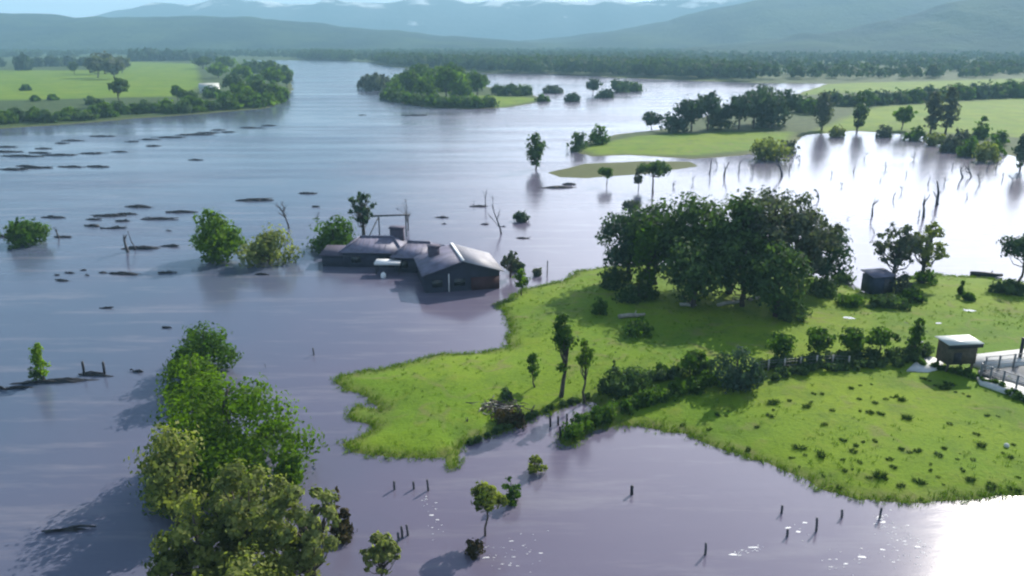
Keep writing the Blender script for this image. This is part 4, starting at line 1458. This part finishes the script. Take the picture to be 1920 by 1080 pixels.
# ------------------------------------------------------------------ foreground trees at the left
plant('foreground_tree', 'tree', 'dark green tree at the back of the left foreground group', 'thicket', 'leaf_mid', 384, 694, 590, 140, leaf=0.17)
plant('foreground_tree', 'tree', 'bright green ragged tree in front of the dark back one', 'thicket', 'leaf_bright', 362, 745, 648, 130, leaf=0.17)
plant('foreground_tree', 'tree', 'huge round willow dominating the left foreground', 'thicket', 'leaf_bright', 432, 884, 664, 300, leaf=0.17, dens=1.2)
plant('foreground_tree', 'tree', 'yellow-tipped leafy tree at the left front of the round willow', 'tall', 'leaf_yellow', 336, 985, 800, 140, leaf=0.17, dens=1.3)
plant('foreground_tree', 'tree', 'slim bright green tree at the right front of the round willow', 'tall', 'leaf_bright', 548, 935, 808, 66, leaf=0.15)
plant('foreground_tree', 'tree', 'dark leafy tree at the bottom edge under the yellow-tipped one', 'thicket', 'leaf_yellow', 382, 1110, 900, 190, leaf=0.16, dens=1.2)
plant('foreground_tree', 'tree', 'pale olive tree at the bottom centre of the foreground group', 'canopy', 'leaf_olive', 468, 1080, 866, 195, leaf=0.15, dens=1.5)
plant('foreground_tree', 'tree', 'grey-green twiggy tree at the bottom right of the foreground group', 'airy', 'leaf_olive', 585, 1120, 890, 160, leaf=0.14, dens=2.0)
plant('foreground_tree', 'tree', 'yellow-green tree between the pale olive and the twiggy tree', 'thicket', 'leaf_yellow', 530, 1110, 925, 150, leaf=0.15, dens=1.0)
plant('foreground_tree', 'tree', 'lowest olive tree spilling over the bottom edge of the picture', 'thicket', 'leaf_yellow', 450, 1240, 1010, 260, leaf=0.15)
plant('foreground_tree', 'tree', 'small dark pointed tree right of the foreground group', 'cone', 'leaf_brown', 638, 1010, 902, 60, leaf=0.15)
plant('flooded_tree', 'tree', 'small lime green tree growing from the long floating log', 'tall', 'leaf_lime', 82, 716, 640, 34, leaf=0.14)
plant('flooded_bush', 'bush', 'small dark bush at the foot of the lime green tree', 'bush', 'leaf_dark', 70, 715, 672, 26, leaf=0.13)

# ------------------------------------------------------------------ rushes in the lower paddock
tus = []
for s in range(5):
    rg = np.random.default_rng(90 + s)
    n = 130
    an, rr = rg.uniform(0, 6.283, n), np.sqrt(rg.random(n)) * 0.24
    c = np.stack([rr * np.cos(an), rr * np.sin(an), np.zeros(n)], 1)
    out = unit(np.stack([np.cos(an), np.sin(an), 0 * an], 1) * rg.uniform(0.1, 0.9, (n, 1)) + [0, 0, 1.0])
    Lh = rg.uniform(0.22, 0.5, n)
    sd = unit(np.cross(out, rg.normal(size=(n, 3)))) * 0.022
    V = np.stack([c - sd, c + sd, c + out * Lh[:, None] + sd * 0.3, c + out * Lh[:, None] - sd * 0.3], 1).reshape(-1, 3)
    tus.append(mesh_np('rush_tussock', V, np.arange(n * 4).reshape(-1, 4), M['rush'], tint=np.repeat(rg.random(n), 4)))
spots = [(1240, 790), (1262, 803), (1268, 795), (1280, 790), (1250, 808), (1235, 800), (1345, 778), (1365, 772), (1362, 780), (1372, 768), (1443, 782), (1450, 772), (1525, 744), (1541, 745), (1512, 768), (1520, 760),
         (1595, 735), (1612, 730), (1633, 728), (1610, 755), (1640, 762), (1612, 777), (1630, 780), (1650, 782), (1660, 755), (1672, 752), (1690, 757), (1680, 750), (1730, 718), (1742, 722), (1752, 730), (1770, 735), (1790, 742), (1805, 745),
         (1815, 750), (1778, 728), (1400, 838), (1404, 836), (1385, 845), (1485, 853), (1500, 838), (1510, 850), (1540, 852), (1580, 828), (1605, 838), (1600, 848), (1618, 832), (1640, 830), (1580, 862), (1612, 868), (1598, 878), (1585, 880),
         (1668, 862), (1650, 890), (1660, 893), (1630, 892), (1705, 850), (1720, 848), (1760, 855), (1770, 843), (1745, 870), (1800, 852), (1795, 862), (1825, 862), (1840, 838), (1830, 818), (1725, 898), (1745, 880), (1770, 902), (1760, 890), (1805, 880),
         (1820, 895), (1860, 905), (1855, 918), (1790, 928), (1880, 850), (1900, 836), (1895, 858), (1635, 924), (1730, 925), (1870, 786), (1450, 760), (1480, 756), (1700, 790), (1560, 775), (1545, 800), (1420, 800), (1330, 800), (1690, 845),
         (1780, 800), (1850, 785), (1500, 868), (1545, 885), (1575, 905), (1675, 875), (1690, 905), (1910, 890), (1905, 910), (1420, 850)]
for i, (x, y) in enumerate(spots):
    p = at(x, y, 0.5)
    p.z = gz(p.x, p.y) - 0.02
    if p.z < 0.05:
        continue
    o = obj('rush_tussock', tus[i % 5])
    o.location = p
    s = random.choice((0.3, 0.4, 0.45, 0.55, 0.65, 0.8, 1.0)) * random.uniform(0.85, 1.15)
    o.scale = (s * random.uniform(0.9, 1.9), s * random.uniform(0.8, 1.3), s * random.uniform(0.5, 0.9))
    o.rotation_euler = (0, 0, random.uniform(0, 6))
    tag(o, 'dark green rush tussock dotting the lower paddock grass', 'rush tussock', 'rush tussocks in the lower paddock')
M['stone'] = solid('pale_stone', (0.6, 0.6, 0.56), 0.8, 0.15, 2.0)
p = at(1888, 832, 0.8)
p.z = gz(p.x, p.y)
m = MB()
m.tube([(0, 0, -0.05), (0, 0, 0.12), (0.02, 0, 0.22), (0.03, 0, 0.28)], [0.18, 0.19, 0.14, 0.05], 9)
o = m.build('pale_stone', M['stone'])
o.location = p
tag(o, 'single pale stone lying in the lower paddock', 'stone')


# pale puddles on the upper grass
def puddles():
    m = newmat('puddle_water')
    t = NT(m)
    b = t.new('ShaderNodeBsdfPrincipled')
    b.inputs['Base Color'].default_value = (0.16, 0.17, 0.12, 1)
    b.inputs['Roughness'].default_value = 0.08
    t.out(b.outputs[0])
    for x, y, w in [(1592, 595, 17), (1700, 604, 7), (1760, 605, 11), (1818, 581, 18), (1722, 640, 18)]:
        p = at(x, y, 0.9)
        r = w / ppm(p) / 2
        n = 22
        th = np.arange(n) * 6.2832 / n
        e = 1 + 0.25 * np.sin(2 * th + x) + 0.15 * np.sin(5 * th + y)
        X, Yy = p.x + r * e * np.cos(th), p.y + r * 0.9 * e * np.sin(th)
        z = ground_h(np.stack([X, Yy], 1)).max() + 0.02
        V = np.concatenate([np.stack([X, Yy, np.full(n, z)], 1), [[p.x, p.y, z]]])
        struct(obj('puddle', mesh_np('puddle', V, None, m, tris=[(n, i, (i + 1) % n) for i in range(n)])))


puddles()

# ------------------------------------------------------------------ hut, pale yard slab and rails at the right
M['hut_board'] = solid('hut_board', (0.10, 0.085, 0.06), 0.85, 0.3, 3.0, 0.3)
M['concrete'] = solid('pale_concrete', (0.55, 0.55, 0.53), 0.8, 0.12, 1.5, 0.1)
M['rail'] = solid('rail_metal', (0.16, 0.17, 0.18), 0.5, 0.2, 2.0, spec=0.5, metal=0.3)
p = at(1797, 700, 0.8)
g = gz(p.x, p.y)
p.z = g
kk = ppm(p)
t = thing('yard_hut', 'small raised timber hut with a white sloping roof by the yard', 'hut', p + Vector((0, 1.0, 0)), 0.12)
hh = top_z(p.y + 1.0, 634) - g
wq = 66 / kk
m = MB()
m.box((0.1, 0, 0.75 + (hh - 0.95) / 2), (wq * 0.86, 1.7, hh - 0.95))
m.build('wall', M['hut_board'], t)
for sx in (-1, 1):
    for sy in (-1, 1):
        m = MB()
        m.box((0.1 + sx * wq * 0.37, sy * 0.7, 0.33), (0.18, 0.18, 0.84))
        m.build('leg', M['hut_board'], t)
m = MB()
slab(m, [(-wq * 0.5, -1.15, hh - 0.16), (wq * 0.56, -1.15, hh - 0.16), (wq * 0.56, 1.0, hh - 0.1), (-wq * 0.5, 1.0, hh - 0.1)], 0.06)
m.build('roof', M['white_roof'], t)
m = MB()
m.box((wq * 0.03, -1.10, hh - 0.40), (wq * 1.04, 0.06, 0.34))
m.build('fascia', M['wetwood'], t)
m = MB()
m.box((-wq * 0.12, -0.88, 1.35), (0.75, 0.06, 1.1))
m.build('door', M['wetwood'], t)


def strip(name, pts, z, th, mat):
    A = np.array([(at(x, y, z).x, at(x, y, z).y, z) for x, y in pts])
    m = MB()
    n = len(A)
    B = A - [0, 0, th]
    m.add(np.concatenate([A, B]), [(i, (i + 1) % n, n + (i + 1) % n, n + i) for i in range(n)], [(0, i + 1, i) for i in range(1, n - 1)] + [(n, n + i, n + i + 1) for i in range(1, n - 1)])
    return m.build(name, mat)


strip_z = 1.15
o = struct(strip('yard_pavement', [(1828, 664), (1822, 680), (1845, 690), (1935, 680), (2120, 660), (2120, 636), (1935, 652)], strip_z, 0.6, M['concrete']))
o = struct(strip('lower_pavement', [(1832, 706), (1838, 716), (1880, 730), (1935, 748), (2060, 790), (2060, 768), (1935, 728), (1880, 714)], strip_z, 0.6, M['concrete']))
yp = struct(strip('yard_floor', [(1834, 694), (1836, 704), (1935, 726), (2060, 764), (2100, 690), (1935, 684)], 1.0, 0.5, solid('wet_yard', (0.10, 0.105, 0.11), 0.35, 0.3, 1.0)))
o = struct(strip('track', [(1720, 676), (1700, 694), (1740, 696), (1766, 690), (1770, 676), (1745, 668)], 1.02, 0.5, M['concrete']))


def rail(pts, label, hgt=1.25):
    """a post and rail fence"""
    P = [at(x, y, 1.1) for x, y in pts]
    t = thing('rail_fence', label, 'fence', P[0])
    loc = [q - P[0] for q in P]
    for q in loc:
        m = MB()
        m.box((q.x, q.y, hgt / 2 - 0.4), (0.13, 0.13, hgt + 0.8))
        m.build('post', M['rail'], t)
    for hz in (0.35, 0.75, 1.15):
        m = MB()
        m.tube([(q.x, q.y + 0.09, hz) for q in loc], 0.035, 6)
        m.build('rail', M['rail'], t)


rail([(1838, 706), (1856, 712), (1880, 720), (1905, 728), (1932, 737), (1965, 748)], 'grey post and rail fence along the near side of the yard')
rail([(1846, 692), (1872, 690), (1900, 687), (1930, 684), (1965, 680)], 'grey post and rail fence along the far slab of the yard')
rail([(1846, 694), (1842, 700), (1838, 705)], 'short grey rail gate joining the two yard fences')
p = at(1912, 672, 1.15)
m = MB()
m.box((0, 0, 0.9), (0.22, 0.22, 2.2))
m.box((0, 0, 2.03), (0.32, 0.32, 0.08))
o = m.build('gate_post', M['wetwood'])
o.location = p
tag(o, 'tall dark gate post rising through the pale slab', 'gate post')


def tfence(pts, label):
    P = []
    for x, y in pts:
        q = at(x, y, 0.8)
        q.z = gz(q.x, q.y)
        P.append(q)
    t = thing('wire_fence', label, 'fence', P[0])
    loc = [q - P[0] for q in P]
    for q in loc:
        m = MB()
        m.box((q.x, q.y, q.z + 0.45), (0.12, 0.12, 1.3))
        m.build('post', M['driftwood'], t)
    for hz in (0.4, 0.75, 1.0):
        m = MB()
        m.tube([(q.x, q.y, q.z + hz) for q in loc], 0.02, 4)
        m.build('wire', M['rail'], t)


tfence([(1412, 700), (1440, 696), (1470, 694), (1500, 691), (1530, 688), (1560, 687), (1590, 690)], 'pale wooden fence running below the round trees on the track')


# ------------------------------------------------------------------ froth flecks and painted white sun glints on the water
def foam_glints():
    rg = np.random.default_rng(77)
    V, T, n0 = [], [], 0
    zones = [((800, 925), (822, 1000), 18, 22), ((900, 1045), (1010, 1030), 26, 40), ((1370, 1040), (1430, 1026), 6, 26), ((1640, 965), (1740, 1030), 14, 60), ((1540, 1060), (1740, 1030), 30, 60), ((1480, 985), (1520, 1010), 14, 10)]  # leftmost zones are froth, right-hand ones sun glints painted as white flecks
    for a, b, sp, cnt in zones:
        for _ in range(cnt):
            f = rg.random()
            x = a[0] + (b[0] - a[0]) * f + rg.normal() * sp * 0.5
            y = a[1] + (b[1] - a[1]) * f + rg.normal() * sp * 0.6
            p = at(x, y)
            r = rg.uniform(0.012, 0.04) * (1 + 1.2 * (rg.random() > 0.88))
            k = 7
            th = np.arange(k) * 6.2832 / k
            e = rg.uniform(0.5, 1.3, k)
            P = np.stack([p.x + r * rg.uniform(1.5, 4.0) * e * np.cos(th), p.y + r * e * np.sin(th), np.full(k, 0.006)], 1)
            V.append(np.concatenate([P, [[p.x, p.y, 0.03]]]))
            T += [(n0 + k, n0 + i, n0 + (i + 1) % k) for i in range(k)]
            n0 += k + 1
    o = obj('foam_glints', mesh_np('foam_glints', np.concatenate(V), None, solid('foam_glints', (0.8, 0.8, 0.8), 0.6, 0.05, 2.0), tris=T))
    tag(o, 'white froth and painted sun-glint flecks scattered over the near muddy water', 'foam_glints', kind='stuff')


foam_glints()


# ------------------------------------------------------------------ rank grass: drowned fringe of the shore and tufts through the sward
def sward():
    rg = np.random.default_rng(123)
    poly = POLYS[0][0]
    hi = np.array([95.0, 150.0])
    lo = np.array([-22.0, 38.0])
    C = rg.uniform(lo, hi, (420000, 2))
    C = C[np.abs(C[:, 0]) < C[:, 1] * 0.72]
    h = ground_h(C)
    edge = (h > -0.10) & (h < 0.16) & (rg.random(len(C)) < 0.55 * np.exp(-((h - 0.02) / 0.07) ** 2) + 0.05)
    inner = (h >= 0.16) & (fbm(C[:, 0] / 5, C[:, 1] / 5, 61) + 0.35 * rg.normal(size=len(C)) > 0.55) & (rg.random(len(C)) < 0.35)
    K = edge | inner
    C, h, inn = C[K], np.maximum(h[K], -0.02), inner[K]
    n = len(C)
    b = 7
    an = rg.uniform(0, 6.283, (n, b))
    tall = np.where(inn, rg.uniform(0.10, 0.26, n), rg.uniform(0.12, 0.34, n))[:, None] * rg.uniform(0.6, 1.2, (n, b))
    base = np.stack([C[:, None, 0] + 0.10 * rg.normal(size=(n, b)), C[:, None, 1] + 0.10 * rg.normal(size=(n, b)), np.repeat(h[:, None] - 0.02, b, 1)], -1)
    tip = base + np.stack([np.cos(an) * tall * 0.6, np.sin(an) * tall * 0.6, tall], -1)
    sd = np.stack([-np.sin(an), np.cos(an), 0 * an], -1) * 0.022
    V = np.stack([base - sd, base + sd, tip + sd * 0.4, tip - sd * 0.4], 2).reshape(-1, 3)
    tint = np.repeat(np.repeat(np.clip(rg.random(n) * 0.8 + 0.2 * rg.random(n), 0, 1), b), 4)
    m = leafmat('sward_blades', (0.055, 0.115, 0.007), (0.150, 0.225, 0.018), 0.35)
    o = obj('grass', mesh_np('grass', V, np.arange(len(V)).reshape(-1, 4), m, tint=tint))
    tag(o, 'rank green grass tufts along the flooded shore and through the paddocks', 'grass', kind='stuff')
    print('tufts', n)


sward()

# ------------------------------------------------------------------ the air
def make_haze():
    m = newmat('haze_air')
    t = NT(m)
    v = t.new('ShaderNodeVolumePrincipled')
    v.inputs['Color'].default_value = (0.44, 0.79, 1.0, 1)
    v.inputs['Density'].default_value = 2.9e-4
    v.inputs['Anisotropy'].default_value = 0.0
    t.out(None, v.outputs[0])
    b = MB()
    z0, z1 = -8.0, 420.0
    b.box((0, 1500, (z0 + z1) / 2), (18000, 16000, z1 - z0))
    o = b.build('haze', m)
    struct(o, 'stuff')


make_haze()
